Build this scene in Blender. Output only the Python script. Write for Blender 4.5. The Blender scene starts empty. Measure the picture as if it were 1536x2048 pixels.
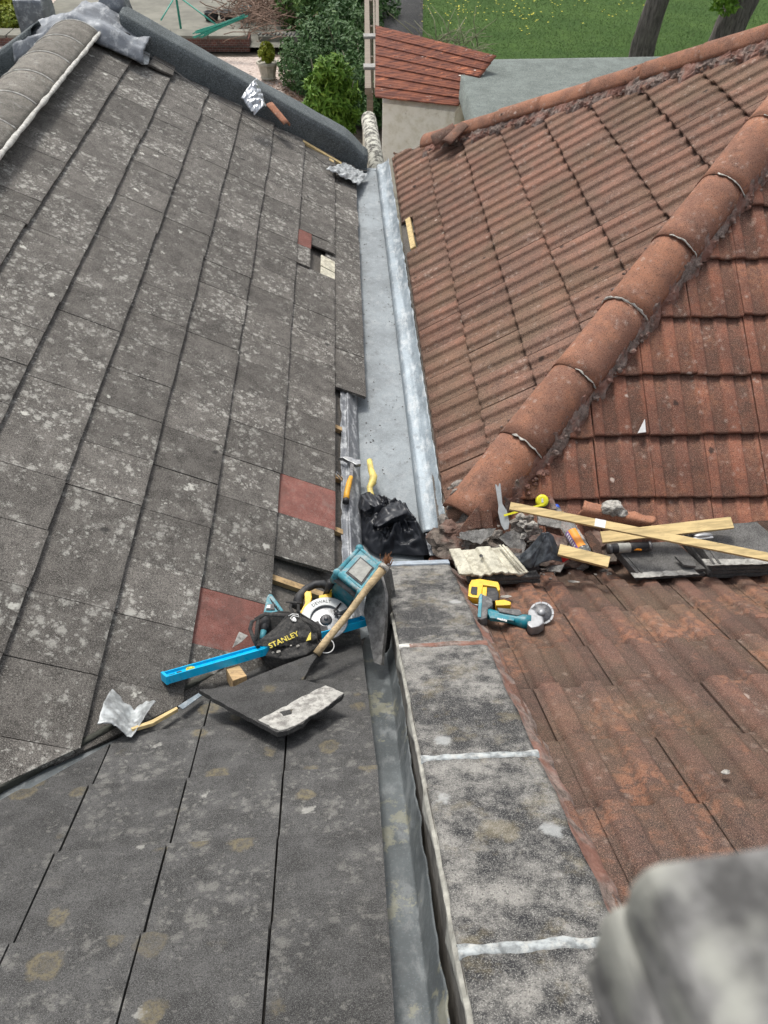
import bpy, bmesh, math, random
from mathutils import Vector, Matrix, noise as mnoise
R_ = math.radians
random.seed(7)
scene = bpy.context.scene
GZ = 5.7                      # camera height over the garden
CAM = Vector((0, 0, GZ))
# ------------------------------------------------------------------ camera
F_PX, TH, YAW, ROLL = 1591.9, .7662, .0575, .0189
Fv = Vector((math.sin(YAW)*math.cos(TH), math.cos(YAW)*math.cos(TH), -math.sin(TH)))
Rv = Vector((math.cos(YAW), -math.sin(YAW), 0)); Uv = Rv.cross(Fv)
Rv, Uv = Rv*math.cos(ROLL)+Uv*math.sin(ROLL), Uv*math.cos(ROLL)-Rv*math.sin(ROLL)
cd = bpy.data.cameras.new('camera'); co = bpy.data.objects.new('camera', cd)
scene.collection.objects.link(co); scene.camera = co
cd.sensor_fit = 'VERTICAL'; cd.sensor_height = 36; cd.lens = F_PX/2048*36
cd.clip_start = .02; cd.clip_end = 400
mw = Matrix.Identity(4)
for i in range(3):
    mw[i][0] = Rv[i]; mw[i][1] = Uv[i]; mw[i][2] = -Fv[i]; mw[i][3] = CAM[i]
co.matrix_world = mw
cd.dof.use_dof = True; cd.dof.focus_distance = 2.6; cd.dof.aperture_fstop = 10.0
# ------------------------------------------------------------------ light
SUN_EL, SUN_AZ = R_(60), R_(-20)
w = bpy.data.worlds.new('World'); scene.world = w; w.use_nodes = True
bg = w.node_tree.nodes['Background']
sk = w.node_tree.nodes.new('ShaderNodeTexSky'); sk.sky_type = 'NISHITA'; sk.sun_disc = False
sk.sun_elevation = SUN_EL; sk.sun_rotation = SUN_AZ; sk.dust_density = 3.5; sk.air_density = 1.3; sk.ozone_density = .6
mxs = w.node_tree.nodes.new('ShaderNodeMix'); mxs.data_type = 'RGBA'; mxs.inputs[0].default_value = .62   # thin even cloud over the blue
bw = w.node_tree.nodes.new('ShaderNodeHueSaturation'); bw.inputs['Saturation'].default_value = .25; bw.inputs['Value'].default_value = 1.15
w.node_tree.links.new(sk.outputs[0], bw.inputs['Color']); w.node_tree.links.new(sk.outputs[0], mxs.inputs[6]); w.node_tree.links.new(bw.outputs[0], mxs.inputs[7])
mxs.inputs[0].default_value = .85
w.node_tree.links.new(mxs.outputs[2], bg.inputs[0]); bg.inputs[1].default_value = .125
sl = bpy.data.lights.new('sun', 'SUN'); sl.energy = 1.7; sl.angle = R_(12); sl.color = (1, .965, .91)
so = bpy.data.objects.new('sun', sl); scene.collection.objects.link(so)
sd = Vector((math.sin(SUN_AZ)*math.cos(SUN_EL), math.cos(SUN_AZ)*math.cos(SUN_EL), math.sin(SUN_EL)))
so.rotation_euler = sd.to_track_quat('Z', 'Y').to_euler(); so.location = (0, 0, 20)
scene.view_settings.view_transform = 'Standard'; scene.view_settings.look = 'None'
scene.view_settings.exposure = .5; scene.view_settings.gamma = 1
# ------------------------------------------------------------------ helpers
COL = scene.collection
def tag(o, label=None, cat=None, group=None, kind=None):
    if label: o['label'] = label
    if cat: o['category'] = cat
    if group: o['group'] = group
    if kind: o['kind'] = kind
    return o
def thing(name, label, cat, loc=(0, 0, 0), group=None):
    o = bpy.data.objects.new(name, None); COL.objects.link(o); o.location = loc
    o.empty_display_size = .1
    return tag(o, label, cat, group)
def link(name, bm, mat, parent=None, smooth=False, label=None, world=True):
    """bm holds world coordinates; the mesh is made local to its thing's base"""
    me = bpy.data.meshes.new(name)
    if smooth:
        for f in bm.faces: f.smooth = True
    if parent is None and world:
        bm.verts.ensure_lookup_table()
        c = Vector((0, 0, 0)); zmin = 1e9
        for v in bm.verts: c += v.co; zmin = min(zmin, v.co.z)
        c /= max(1, len(bm.verts)); c.z = zmin
        bmesh.ops.translate(bm, verts=bm.verts, vec=-c)
    elif parent is not None and world:
        c = Vector((0, 0, 0)); p = parent; off = Vector((0, 0, 0))
        while p is not None: off += p.location; p = p.parent
        bmesh.ops.translate(bm, verts=bm.verts, vec=-off)
    bm.to_mesh(me); bm.free()
    o = bpy.data.objects.new(name, me); COL.objects.link(o)
    if parent is not None: o.parent = parent
    elif world: o.location = c
    for m in (mat if isinstance(mat, (list, tuple)) else [mat]): me.materials.append(m)
    if label: o['label'] = label
    return o
def frame(origin, xdir, zdir):
    z = zdir.normalized(); x = (xdir - z*xdir.dot(z)).normalized(); y = z.cross(x)
    m = Matrix.Identity(4)
    for i in range(3): m[i][0] = x[i]; m[i][1] = y[i]; m[i][2] = z[i]; m[i][3] = origin[i]
    return m
def box(bm, c, s, M=None, bev=0, rz=0, mi=0):
    r = bmesh.ops.create_cube(bm, size=1)
    T = Matrix.Translation(c) @ Matrix.Rotation(rz, 4, 'Z') @ Matrix.Diagonal((s[0], s[1], s[2], 1))
    bmesh.ops.transform(bm, matrix=T, verts=r['verts'])
    vs = r['verts']
    if bev:
        es = list({e for v in vs for e in v.link_edges})
        b = bmesh.ops.bevel(bm, geom=es, offset=bev, segments=2, profile=.6, affect='EDGES')
        vs = list({v for f in b['faces'] for v in f.verts} | {v for v in vs if v.is_valid})
    if mi:
        for f in {f for v in vs for f in v.link_faces}: f.material_index = mi
    if M is not None: bmesh.ops.transform(bm, matrix=M, verts=vs)
    return vs
def tube(bm, pts, rad, seg=8, cap=True, M=None, flat=1.0, upv=None):
    """swept round (or flattened) section along points; rad may be a list"""
    pts = [Vector(p) for p in pts]; n = len(pts)
    if M is not None: pts = [M @ p for p in pts]
    rad = rad if isinstance(rad, (list, tuple)) else [rad]*n
    t0 = (pts[1]-pts[0]).normalized()
    u = Vector(upv) if upv is not None else (Vector((0, 0, 1)) if abs(t0.z) < .9 else Vector((1, 0, 0)))
    if M is not None and upv is not None: u = M.to_3x3() @ u
    rings = []
    for i, p in enumerate(pts):
        t = (pts[min(i+1, n-1)]-pts[max(i-1, 0)]).normalized()
        u = (u - t*u.dot(t)).normalized(); s = t.cross(u)
        rings.append([bm.verts.new(p + (u*math.sin(a)*flat + s*math.cos(a))*rad[i]) for a in [2*math.pi*k/seg for k in range(seg)]])
    for i in range(n-1):
        for k in range(seg):
            f = bm.faces.new((rings[i][k], rings[i][(k+1) % seg], rings[i+1][(k+1) % seg], rings[i+1][k])); f.smooth = True
    if cap:
        bm.faces.new(rings[0][::-1]); bm.faces.new(rings[-1])
    return [v for r in rings for v in r]
def prism(bm, poly, z0, z1, M=None, bev=0, mi=0):
    a = [bm.verts.new((p[0], p[1], z0)) for p in poly]; b = [bm.verts.new((p[0], p[1], z1)) for p in poly]
    n = len(poly); fs = [bm.faces.new(a[::-1]), bm.faces.new(b)]
    for i in range(n): fs.append(bm.faces.new((a[i], a[(i+1) % n], b[(i+1) % n], b[i])))
    bmesh.ops.recalc_face_normals(bm, faces=fs)
    vs = a+b
    if bev:
        es = list({e for v in vs for e in v.link_edges})
        r = bmesh.ops.bevel(bm, geom=es, offset=bev, segments=2, profile=.6, affect='EDGES')
        vs = list({v for f in r['faces'] for v in f.verts} | {v for v in vs if v.is_valid})
    if mi:
        for f in {f for v in vs for f in v.link_faces}: f.material_index = mi
    if M is not None: bmesh.ops.transform(bm, matrix=M, verts=vs)
    return vs
def lathe(bm, prof, M=None, seg=20, ang=2*math.pi):
    """prof: (radius, z) list, around local z"""
    rings = []
    full = abs(ang-2*math.pi) < 1e-6; k = seg if full else seg+1
    for r, z in prof:
        rings.append([bm.verts.new((max(r, 1e-5)*math.cos(ang*i/seg), max(r, 1e-5)*math.sin(ang*i/seg), z)) for i in range(k)])
    for a, b in zip(rings, rings[1:]):
        for i in range(seg):
            j = (i+1) % k
            f = bm.faces.new((a[i], a[j], b[j], b[i])); f.smooth = True
    vs = [v for r in rings for v in r]
    if M is not None: bmesh.ops.transform(bm, matrix=M, verts=vs)
    return vs
def fbm(p, s, o=3):
    v = 0; a = 1
    for i in range(o):
        v += a*mnoise.noise(Vector(p)*s); s *= 2.1; a *= .5
    return v
def lump(bm, c, s, sub=2, amp=.25, sc=None, M=None, seed=0, cut=0):
    """irregular stone / mortar lump"""
    r = bmesh.ops.create_icosphere(bm, subdivisions=sub, radius=1)
    sc = sc or 1.3
    for v in r['verts']:
        d = v.co.copy(); k = 1+amp*fbm(d+Vector((seed*7.3, seed*3.1, 0)), sc)
        v.co = Vector((d.x*s[0]*k+c[0], d.y*s[1]*k+c[1], d.z*s[2]*k+c[2]))
        if cut and v.co.z < c[2]-s[2]*cut: v.co.z = c[2]-s[2]*cut
    if M is not None: bmesh.ops.transform(bm, matrix=M, verts=r['verts'])
    return r['verts']
def grid(bm, nx, ny, fn, smooth=True, thick=None):
    """surface from fn(u,v) -> point; optional thickness pushed along the local normal"""
    g = [[bm.verts.new(fn(i/nx, j/ny)) for j in range(ny+1)] for i in range(nx+1)]
    for i in range(nx):
        for j in range(ny):
            f = bm.faces.new((g[i][j], g[i+1][j], g[i+1][j+1], g[i][j+1])); f.smooth = smooth
    return g
def solid(bm, t):
    """give an open sheet its thickness"""
    bm.normal_update()
    bmesh.ops.solidify(bm, geom=list(bm.faces), thickness=t)
def text_bm(s, size, M, depth=.0006, spacing=1.0, align='CENTER', bend=None, bold=0.0):
    cu = bpy.data.curves.new('t', 'FONT'); cu.body = s; cu.size = size; cu.extrude = depth; cu.align_x = align
    cu.align_y = 'CENTER'; cu.space_character = spacing; cu.resolution_u = 3; cu.offset = bold
    o = bpy.data.objects.new('t', cu); COL.objects.link(o)
    dg = bpy.context.evaluated_depsgraph_get(); me = bpy.data.meshes.new_from_object(o.evaluated_get(dg))
    bm = bmesh.new(); bm.from_mesh(me)
    bpy.data.objects.remove(o); bpy.data.curves.remove(cu); bpy.data.meshes.remove(me)
    if bend:
        bmesh.ops.subdivide_edges(bm, edges=bm.edges, cuts=1)
        for v in bm.verts: v.co = bend(v.co)
    bmesh.ops.transform(bm, matrix=M, verts=bm.verts)
    return bm
# planes of the place, camera-relative normal form n.p = -d
def nrm(a, dl=0): a = R_(a); dl = R_(dl); return Vector((math.sin(dl)*math.sin(a), math.cos(dl)*math.sin(a), math.cos(a)))
PL = {'P1': (nrm(30.6, -2.13), 1.3456), 'P3': (nrm(29.5, -.755), 1.307), 'COPE': (nrm(30, -1), 1.2), 'CHAN': (nrm(30.6, -2.13), 1.45),
      'P2': (Vector((math.sin(.528), 0, math.cos(.528))), 2.5418),
      'P4': (Vector((-math.sin(R_(34)), .006*math.sin(R_(34)), math.cos(R_(34)))).normalized(), 2.696),
      'P5': (Vector((0, -math.sin(R_(34)), math.cos(R_(34)))), 4.1414),
      'G': (Vector((0, 0, 1)), GZ), 'GUT': (Vector((0, 0, 1)), 3.09)}
def ray(x, y):
    d = Fv*F_PX+Rv*(x-768)+Uv*(1024-y); return d.normalized()
def at(x, y, pl, lift=0):
    """point of a real plane of the roof seen at a photo position, optionally lifted off it"""
    n, d = PL[pl] if isinstance(pl, str) else pl
    r = ray(x, y); return CAM + r*((-d+lift)/r.dot(n))
def onz(x, y, z): return at(x, y, (Vector((0, 0, 1)), GZ-z))
def nof(pl): return PL[pl][0]
def mfr(a, b, pl, lift=0):
    """frame on a plane: origin at photo point a, x axis toward photo point b, z the plane's normal"""
    A = at(*a, pl, lift); B = at(*b, pl, lift); return frame(A, B-A, nof(pl) if isinstance(pl, str) else pl[0]), (B-A).length
def wpt(x, y, z): return Vector((x, y, z+GZ))     # camera-relative z
# ------------------------------------------------------------------ materials
class H:
    def __init__(s, name):
        s.m = bpy.data.materials.new(name); s.m.use_nodes = True; s.t = s.m.node_tree; s.t.nodes.clear()
        s.tc = s.t.nodes.new('ShaderNodeTexCoord').outputs['Object']
    def put(s, sock, v):
        if isinstance(v, bpy.types.NodeSocket): s.t.links.new(v, sock)
        elif v is not None:
            if sock.type == 'RGBA' and not hasattr(v, '__len__'): v = (v, v, v, 1)
            elif sock.type == 'RGBA' and len(v) == 3: v = (*v, 1)
            sock.default_value = v
    def nd(s, typ, **kw):
        n = s.t.nodes.new(typ)
        for k, v in kw.items():
            if k.startswith('i_'): s.put(n.inputs[k[2:].replace('_', ' ')], v)
            else: setattr(n, k, v)
        return n
    def noise(s, scale, detail=4, rough=.6, dist=0, vec=None, off=0):
        v = vec or s.tc
        if off: v = s.nd('ShaderNodeVectorMath', operation='ADD', ).outputs[0] if False else s.shift(v, off)
        n = s.nd('ShaderNodeTexNoise'); s.put(n.inputs['Vector'], v)
        n.inputs['Scale'].default_value = scale; n.inputs['Detail'].default_value = detail
        n.inputs['Roughness'].default_value = rough; n.inputs['Distortion'].default_value = dist
        return n.outputs['Fac']
    def shift(s, v, off):
        n = s.nd('ShaderNodeVectorMath', operation='ADD'); s.put(n.inputs[0], v); n.inputs[1].default_value = (off, off*.7, off*1.3); return n.outputs[0]
    def scalev(s, sc, v=None, rot=(0, 0, 0)):
        n = s.nd('ShaderNodeMapping'); s.put(n.inputs['Vector'], v or s.tc); n.inputs['Scale'].default_value = sc; n.inputs['Rotation'].default_value = rot
        return n.outputs[0]
    def vor(s, scale, feature='F1', rand=1, vec=None, out='Distance'):
        n = s.nd('ShaderNodeTexVoronoi', feature=feature); s.put(n.inputs['Vector'], vec or s.tc)
        n.inputs['Scale'].default_value = scale; n.inputs['Randomness'].default_value = rand
        return n.outputs[out]
    def mr(s, v, a, b, c=0, d=1, sm=True):
        n = s.nd('ShaderNodeMapRange', interpolation_type='SMOOTHSTEP' if sm else 'LINEAR')
        s.put(n.inputs[0], v)
        for i, x in enumerate((a, b, c, d)): n.inputs[i+1].default_value = x
        return n.outputs[0]
    def math(s, op, a, b=None):
        n = s.nd('ShaderNodeMath', operation=op); s.put(n.inputs[0], a)
        if b is not None: s.put(n.inputs[1], b)
        n.use_clamp = False
        return n.outputs[0]
    def mul(s, *a):
        r = a[0]
        for x in a[1:]: r = s.math('MULTIPLY', r, x)
        return r
    def mix(s, f, a, b, blend='MIX'):
        n = s.nd('ShaderNodeMix', data_type='RGBA', blend_type=blend, clamp_factor=True)
        s.put(n.inputs[0], f); s.put(n.inputs[6], a); s.put(n.inputs[7], b); return n.outputs[2]
    def attr(s, name='tint'):
        n = s.nd('ShaderNodeAttribute', attribute_name=name); sp = s.nd('ShaderNodeSeparateColor'); s.put(sp.inputs[0], n.outputs['Color'])
        return sp.outputs[0], sp.outputs[1], sp.outputs[2]
    def bump(s, h, st=.5, dist=.002, prev=None):
        n = s.nd('ShaderNodeBump'); n.inputs['Strength'].default_value = st; n.inputs['Distance'].default_value = dist
        s.put(n.inputs['Height'], h)
        if prev is not None: s.put(n.inputs['Normal'], prev)
        return n.outputs[0]
    def out(s, col, rough=.85, metal=0, bump=None, spec=.5, **kw):
        b = s.nd('ShaderNodeBsdfPrincipled'); s.put(b.inputs['Base Color'], col); s.put(b.inputs['Roughness'], rough)
        s.put(b.inputs['Metallic'], metal); b.inputs['Specular IOR Level'].default_value = spec
        if bump is not None: s.put(b.inputs['Normal'], bump)
        for k, v in kw.items(): s.put(b.inputs[k.replace('_', ' ')], v)
        o = s.nd('ShaderNodeOutputMaterial'); s.t.links.new(b.outputs[0], o.inputs[0]); return s.m
def warp(h, sc, amt):
    dn = h.nd('ShaderNodeTexNoise'); h.put(dn.inputs['Vector'], h.tc); dn.inputs['Scale'].default_value = sc; dn.inputs['Detail'].default_value = 3
    dm = h.nd('ShaderNodeVectorMath', operation='MULTIPLY_ADD'); h.put(dm.inputs[0], dn.outputs['Color']); dm.inputs[1].default_value = (amt,)*3; h.put(dm.inputs[2], h.tc)
    return dm.outputs[0]
def grey_tile(name, base=(.088, .086, .083), lich=.5, ring=0., red=0., white=.5, gr=170):
    h = H(name); t1, t2, t3 = h.attr()
    n1 = h.noise(12, 6, .65); grain = h.noise(gr*2.2, 2, .7); g2 = h.noise(gr, 3, .75)
    dark = tuple(c*.6 for c in base); lite = tuple(c*1.35 for c in base)
    c = h.mix(h.mr(n1, .32, .68), dark, lite)
    c = h.mix(h.mr(grain, .5, .64, 0, .85), c, tuple(min(1, x*3) for x in base))
    c = h.mix(h.mr(g2, .52, .64, 0, .75), c, tuple(x*.3 for x in base))
    if red:
        rr = h.mix(h.mr(n1, .3, .7), (.16, .062, .05), (.25, .105, .085)); c = h.mix(red, c, h.mix(h.mr(grain, .5, .7, 0, .6), rr, (.42, .27, .23))); c = h.mix(h.mr(g2, .5, .64, 0, .65), c, (.07, .03, .025)); c = h.mix(h.mr(h.noise(5, 5, .7, off=40), .5, .66, 0, .5), c, (.12, .07, .06))
    # crustose lichen: rosettes of small dots, dense at the middle and thinning outward, gathered in drifts
    vv = warp(h, 26, .045)
    blob = h.math('MAXIMUM', h.mr(h.vor(19, vec=vv), 0, .62, 1, 0), h.mul(h.mr(h.vor(44, vec=h.shift(vv, 5)), 0, .6, 1, 0), .9))
    drift = h.mr(h.math('ADD', h.noise(5.5, 5, .7, off=3), h.math('MULTIPLY', h.math('SUBTRACT', t1, .5), .10)), .36, .62)
    dens = h.mul(blob, drift)
    dots = h.math('ADD', h.noise(gr*.8, 3, .85, off=7), h.math('MULTIPLY', h.math('SUBTRACT', dens, .5), .34))
    sp = h.mul(h.mr(dots, .44, .60), h.mr(dens, .0, .3), .78*min(1, lich))
    veil = h.mul(h.mr(dens, .1, .8), .65*min(1, lich)); c = h.mix(veil, c, (.205, .198, .18))
    c = h.mix(sp, c, (.36, .35, .315))
    if white:
        wm = h.mr(h.math('ADD', h.vor(4.6, vec=h.shift(vv, 2)), h.math('MULTIPLY', h.math('SUBTRACT', h.noise(60, 3), .5), .25)), .05, .1, white, 0)
        c = h.mix(wm, c, (.60, .59, .53))
    bs = h.mr(h.vor(3.1, vec=h.shift(vv, 11)), .03, .08, .75, 0); c = h.mix(bs, c, (.022, .022, .022))
    if ring:
        vd = h.nd('ShaderNodeTexVoronoi'); h.put(vd.inputs['Vector'], h.shift(vv, 21)); vd.inputs['Scale'].default_value = 6.8
        cc = h.nd('ShaderNodeSeparateColor'); h.put(cc.inputs[0], vd.outputs['Color'])
        pres = h.mr(cc.outputs[0], .3, .4); rad = h.math('ADD', vd.outputs['Distance'], h.math('MULTIPLY', cc.outputs[1], .1))
        disc = h.mr(rad, .22, .32, 1, 0); core = h.mr(rad, .12, .22, .45, 1)
        c = h.mix(h.mul(pres, disc, core, h.mr(h.noise(120, 3), .35, .6, .3, 1), ring), c, (.155, .132, .085))
    c = h.mix(1, c, h.mr(t2, 0, 1, .82, 1.16, False), 'MULTIPLY')
    b = h.bump(h.math('ADD', grain, g2), .6, .002); b = h.bump(n1, .25, .004, b)
    return h.out(c, .93, 0, b, spec=.25)
def red_tile(name, a=(.235, .09, .055), b_=(.105, .056, .042), dark=.3, pale=.5, orange=.3, moss=.0, gr=150, pan=.6, pancol=(.075, .048, .038)):
    """tint: r = per tile, g = per tile, b = height on the rib (silt and moss settle in the pans, ribs stay scoured; pan tone also paints in rib shade)"""
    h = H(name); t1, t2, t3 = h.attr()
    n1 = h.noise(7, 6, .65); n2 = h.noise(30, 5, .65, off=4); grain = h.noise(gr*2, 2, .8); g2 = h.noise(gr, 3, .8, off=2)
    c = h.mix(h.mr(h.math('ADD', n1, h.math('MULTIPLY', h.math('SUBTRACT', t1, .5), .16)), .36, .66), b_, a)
    c = h.mix(h.mul(h.mr(t3, 0, .9, 1, 0), h.mr(n2, .3, .6, .5, 1), pan), c, pancol)  # pan darkening: settled dirt plus painted shade so the ribs stand out
    c = h.mix(h.mul(h.mr(h.math('ADD', h.noise(2.6, 5, .7, off=8), h.math('MULTIPLY', t2, .08)), .54, .66), h.mr(n2, .42, .56), orange), c, (.5, .21, .11))
    c = h.mix(h.mul(h.mr(h.noise(5.5, 6, .75, off=13), .5, .64), h.mr(n2, .36, .56), dark), c, (.04, .034, .031))
    if moss: c = h.mix(h.mul(h.mr(h.noise(2.1, 5, .6, off=33), .42, .66), moss), c, (.12, .095, .06))
    c = h.mix(h.mr(grain, .5, .66, 0, .7), c, (.46, .29, .21))
    c = h.mix(h.mr(g2, .52, .66, 0, .8), c, (.035, .026, .022))
    vv = warp(h, 45, .025)
    l1 = h.mul(h.mr(h.vor(24, vec=vv), .1, .45, 1, 0), h.mr(h.noise(7, 3, .6, off=6), .48, .62), h.mr(h.noise(gr, 3, .8, off=18), .42, .56))
    c = h.mix(h.mul(l1, pale), c, (.46, .37, .31))
    wm = h.mr(h.vor(3.4, vec=h.shift(vv, 7)), .03, .06, .85*min(1, pale*1.5), 0); c = h.mix(wm, c, (.6, .5, .43))
    bs = h.mr(h.vor(3.7, vec=h.shift(vv, 12)), .05, .09, .8, 0); c = h.mix(bs, c, (.028, .024, .022))
    c = h.mix(1, c, h.mr(t2, 0, 1, .88, 1.1, False), 'MULTIPLY')
    bb = h.bump(h.math('ADD', grain, g2), .7, .003); bb = h.bump(n2, .3, .004, bb)
    return h.out(c, .95, 0, bb, spec=.2)
def plain(name, col, rough=.6, metal=0, var=.25, sc=30, dirt=0., dirtcol=(.25, .22, .19), bump=.15, spec=.5, grain=0., **kw):
    """a painted / moulded / cast surface with its own wear"""
    h = H(name); n = h.noise(sc, 5, .65)
    lo = tuple(x*(1-var) for x in col); hi = tuple(min(1, x*(1+var)) for x in col)
    c = h.mix(h.mr(n, .3, .7), lo, hi)
    if grain: c = h.mix(h.mr(h.noise(sc*14, 2, .8, off=3), .5, .65, 0, grain), c, tuple(min(1, x*1.9+.05) for x in col))
    if dirt: c = h.mix(h.mul(h.mr(h.noise(sc*.8, 6, .75, off=5), .48, .62), dirt), c, dirtcol)
    b = h.bump(h.noise(sc*4, 4, .7), bump, .002)
    rr = h.mr(n, .2, .8, max(.05, rough-.1), min(1, rough+.15))
    return h.out(c, rr, metal, b, spec, **kw)
M = {}
M['g2'] = grey_tile('grey_concrete_tile_lichened', base=(.097, .090, .081), lich=1., white=.7, gr=150)
M['g1'] = grey_tile('grey_concrete_tile_worn', base=(.060, .059, .057), lich=.25, ring=.9, white=.3, gr=260)
M['gr'] = grey_tile('red_concrete_tile_flat', lich=.12, red=1., white=.4, gr=220)
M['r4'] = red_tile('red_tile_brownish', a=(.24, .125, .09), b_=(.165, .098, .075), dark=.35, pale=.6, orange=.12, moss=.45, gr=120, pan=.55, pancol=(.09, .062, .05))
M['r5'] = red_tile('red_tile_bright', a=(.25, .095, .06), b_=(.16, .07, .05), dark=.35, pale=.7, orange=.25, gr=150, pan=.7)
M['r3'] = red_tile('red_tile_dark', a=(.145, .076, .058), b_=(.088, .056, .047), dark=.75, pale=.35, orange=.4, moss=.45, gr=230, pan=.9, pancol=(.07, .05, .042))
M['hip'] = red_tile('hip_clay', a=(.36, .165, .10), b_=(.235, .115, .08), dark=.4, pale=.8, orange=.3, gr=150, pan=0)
def m_cope():
    h = H('weathered_coping_stone'); n = h.noise(3.2, 8, .72); n2 = h.noise(16, 8, .75, off=3); g = h.noise(330, 3, .8)
    k = h.math('ADD', h.math('MULTIPLY', n, .55), h.math('MULTIPLY', n2, .45))
    c = h.mix(h.mr(k, .44, .60), (.028, .028, .03), (.25, .24, .22))
    c = h.mix(h.mr(g, .5, .66, 0, .55), c, (.5, .49, .45)); c = h.mix(h.mr(h.noise(200, 3, .8, off=5), .52, .66, 0, .75), c, (.022, .022, .024))
    c = h.mix(h.mul(h.mr(h.noise(7, 5, .7, off=9), .52, .68), .35), c, (.24, .2, .12))
    d = h.math('ADD', h.vor(4.5, vec=h.scalev((1, 1, 1))), h.math('MULTIPLY', h.math('SUBTRACT', h.noise(45, 3), .5), .2))
    c = h.mix(h.mr(d, .07, .15, .6, 0), c, (.42, .43, .42))
    b = h.bump(g, .5, .002); b = h.bump(n2, .4, .006, b)
    return h.out(c, .93, 0, b, spec=.25)
M['cope'] = m_cope()
def m_mortar(name='mortar', col=(.24, .215, .19), red=0.):
    h = H(name); n = h.noise(22, 7, .75); g = h.noise(160, 4, .8, off=2)
    c = h.mix(h.mr(n, .35, .65), tuple(x*.45 for x in col), tuple(x*1.35 for x in col))
    c = h.mix(h.mr(g, .5, .68, 0, .6), c, tuple(min(1, x*2.1) for x in col))
    if red: c = h.mix(h.mul(h.mr(h.noise(9, 4, .6, off=5), .42, .6), red), c, (.27, .11, .075))
    b = h.bump(n, .8, .012); b = h.bump(g, .6, .003, b)
    return h.out(c, .95, 0, b, spec=.2)
M['mortar'] = m_mortar(); M['mortar_red'] = m_mortar('mortar_with_clay', (.23, .18, .155), .6); M['mortar_pale'] = m_mortar('pale_mortar', (.42, .4, .36))
def m_lead(name, col=(.36, .41, .45), white=.5, dark=.5, rough=.5, yel=0., st=(4, .5, 4)):
    h = H(name); v = h.scalev(st); n = h.noise(5, 6, .7, vec=v); g = h.noise(170, 3, .8)
    c = h.mix(h.mr(h.noise(2.5, 5, .65), .35, .65), tuple(x*.72 for x in col), tuple(x*1.12 for x in col))
    c = h.mix(h.mul(h.mr(n, .48, .66), white), c, (.66, .68, .68))
    c = h.mix(h.mul(h.mr(h.noise(14, 6, .75, off=6), .54, .68), dark), c, (.1, .105, .11))
    c = h.mix(h.mr(g, .57, .66, 0, .8), c, (.12, .12, .12)); c = h.mix(h.mr(h.noise(120, 3, .8, off=9), .56, .66, 0, .5), c, tuple(min(1, x*1.7) for x in col))
    if yel: c = h.mix(h.mul(h.mr(h.noise(4, 7, .8, off=16), .56, .6), yel), c, (.45, .42, .26))
    b = h.bump(h.noise(9, 4, .6), .35, .01); b = h.bump(g, .15, .001, b)
    return h.out(c, h.mr(n, .3, .7, rough-.1, rough+.2), .25, b)
M['lead'] = m_lead('gutter_lining_paint', (.225, .25, .262), white=.22, dark=.45, rough=.65, st=(2.2, 1.4, 2))
M['flash'] = m_lead('lead_flashing_bright', (.26, .305, .335), white=.5, dark=.45, rough=.5, st=(4, 1.5, 4))
M['chan'] = m_lead('channel_paint', (.12, .135, .14), white=.15, dark=.6, rough=.4, yel=.3)
M['leadgrey'] = m_lead('old_lead', (.2, .21, .225), white=.7, dark=.8, rough=.5, st=(5, 3, 5))
def m_felt(name, col, sc=420, sp=.8):
    h = H(name); g = h.noise(sc, 2, .85); n = h.noise(5, 5, .7)
    c = h.mix(h.mr(n, .3, .7), tuple(x*.75 for x in col), tuple(x*1.2 for x in col))
    c = h.mix(h.mr(g, .5, .68, 0, sp), c, tuple(min(1, x*2.6) for x in col)); c = h.mix(h.mr(h.noise(sc*.8, 2, .8, off=5), .52, .68, 0, sp), c, tuple(x*.3 for x in col))
    return h.out(c, .93, 0, h.bump(g, .6, .003), spec=.2)
M['felt'] = m_felt('mineral_felt_dark', (.105, .118, .12), 130); M['feltg'] = m_felt('mineral_felt_green', (.155, .175, .162), 60, .45)
M['under'] = m_felt('old_sarking_felt', (.12, .11, .098), 90, .4)
def m_wood(name, col=(.62, .47, .23), dirt=.15, sc=1., axis=0):
    h = H(name); s = [30, 30, 30]; s[axis] = 2.2; v = h.scalev(tuple(x*sc for x in s)); n = h.noise(1.6, 6, .6, dist=.6, vec=v)
    c = h.mix(h.mr(n, .36, .64), tuple(x*.72 for x in col), tuple(min(1, x*1.12) for x in col))
    c = h.mix(h.mr(h.vor(7, vec=h.scalev((1.3, 3, 3))), .04, .1, .6, 0), c, tuple(x*.4 for x in col))
    c = h.mix(h.mul(h.mr(h.noise(40, 5, .75, off=6), .53, .63), dirt), c, (.22, .15, .09))
    return h.out(c, .75, 0, h.bump(n, .3, .002), spec=.3)
M['pine'] = m_wood('new_pine'); M['pine_dirty'] = m_wood('dirty_pine', (.45, .31, .16), .7); M['oldwood'] = m_wood('old_grey_timber', (.24, .2, .16), .5)
M['handle'] = m_wood('ash_handle', (.5, .38, .22), .6)
M['cut'] = m_mortar('broken_concrete_edge', (.3, .29, .27)); M['palec'] = plain('cement_coated_tile', (.56, .53, .42), .9, var=.22, sc=28, dirt=.7, dirtcol=(.3, .27, .2), bump=.5, grain=.3)
M['teal'] = plain('teal_plastic', (.0, .17, .22), .42, var=.2, dirt=.4, dirtcol=(.2, .24, .24)); M['tealg'] = plain('dusty_teal_plastic', (.055, .24, .29), .55, var=.35, sc=25, dirt=.75, dirtcol=(.33, .36, .35))
M['black'] = plain('black_rubber', (.018, .018, .02), .6, var=.3, dirt=.35, dirtcol=(.14, .13, .12)); M['yel'] = plain('yellow_plastic', (.78, .47, .02), .4, var=.1, dirt=.25, dirtcol=(.3, .22, .08))
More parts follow.
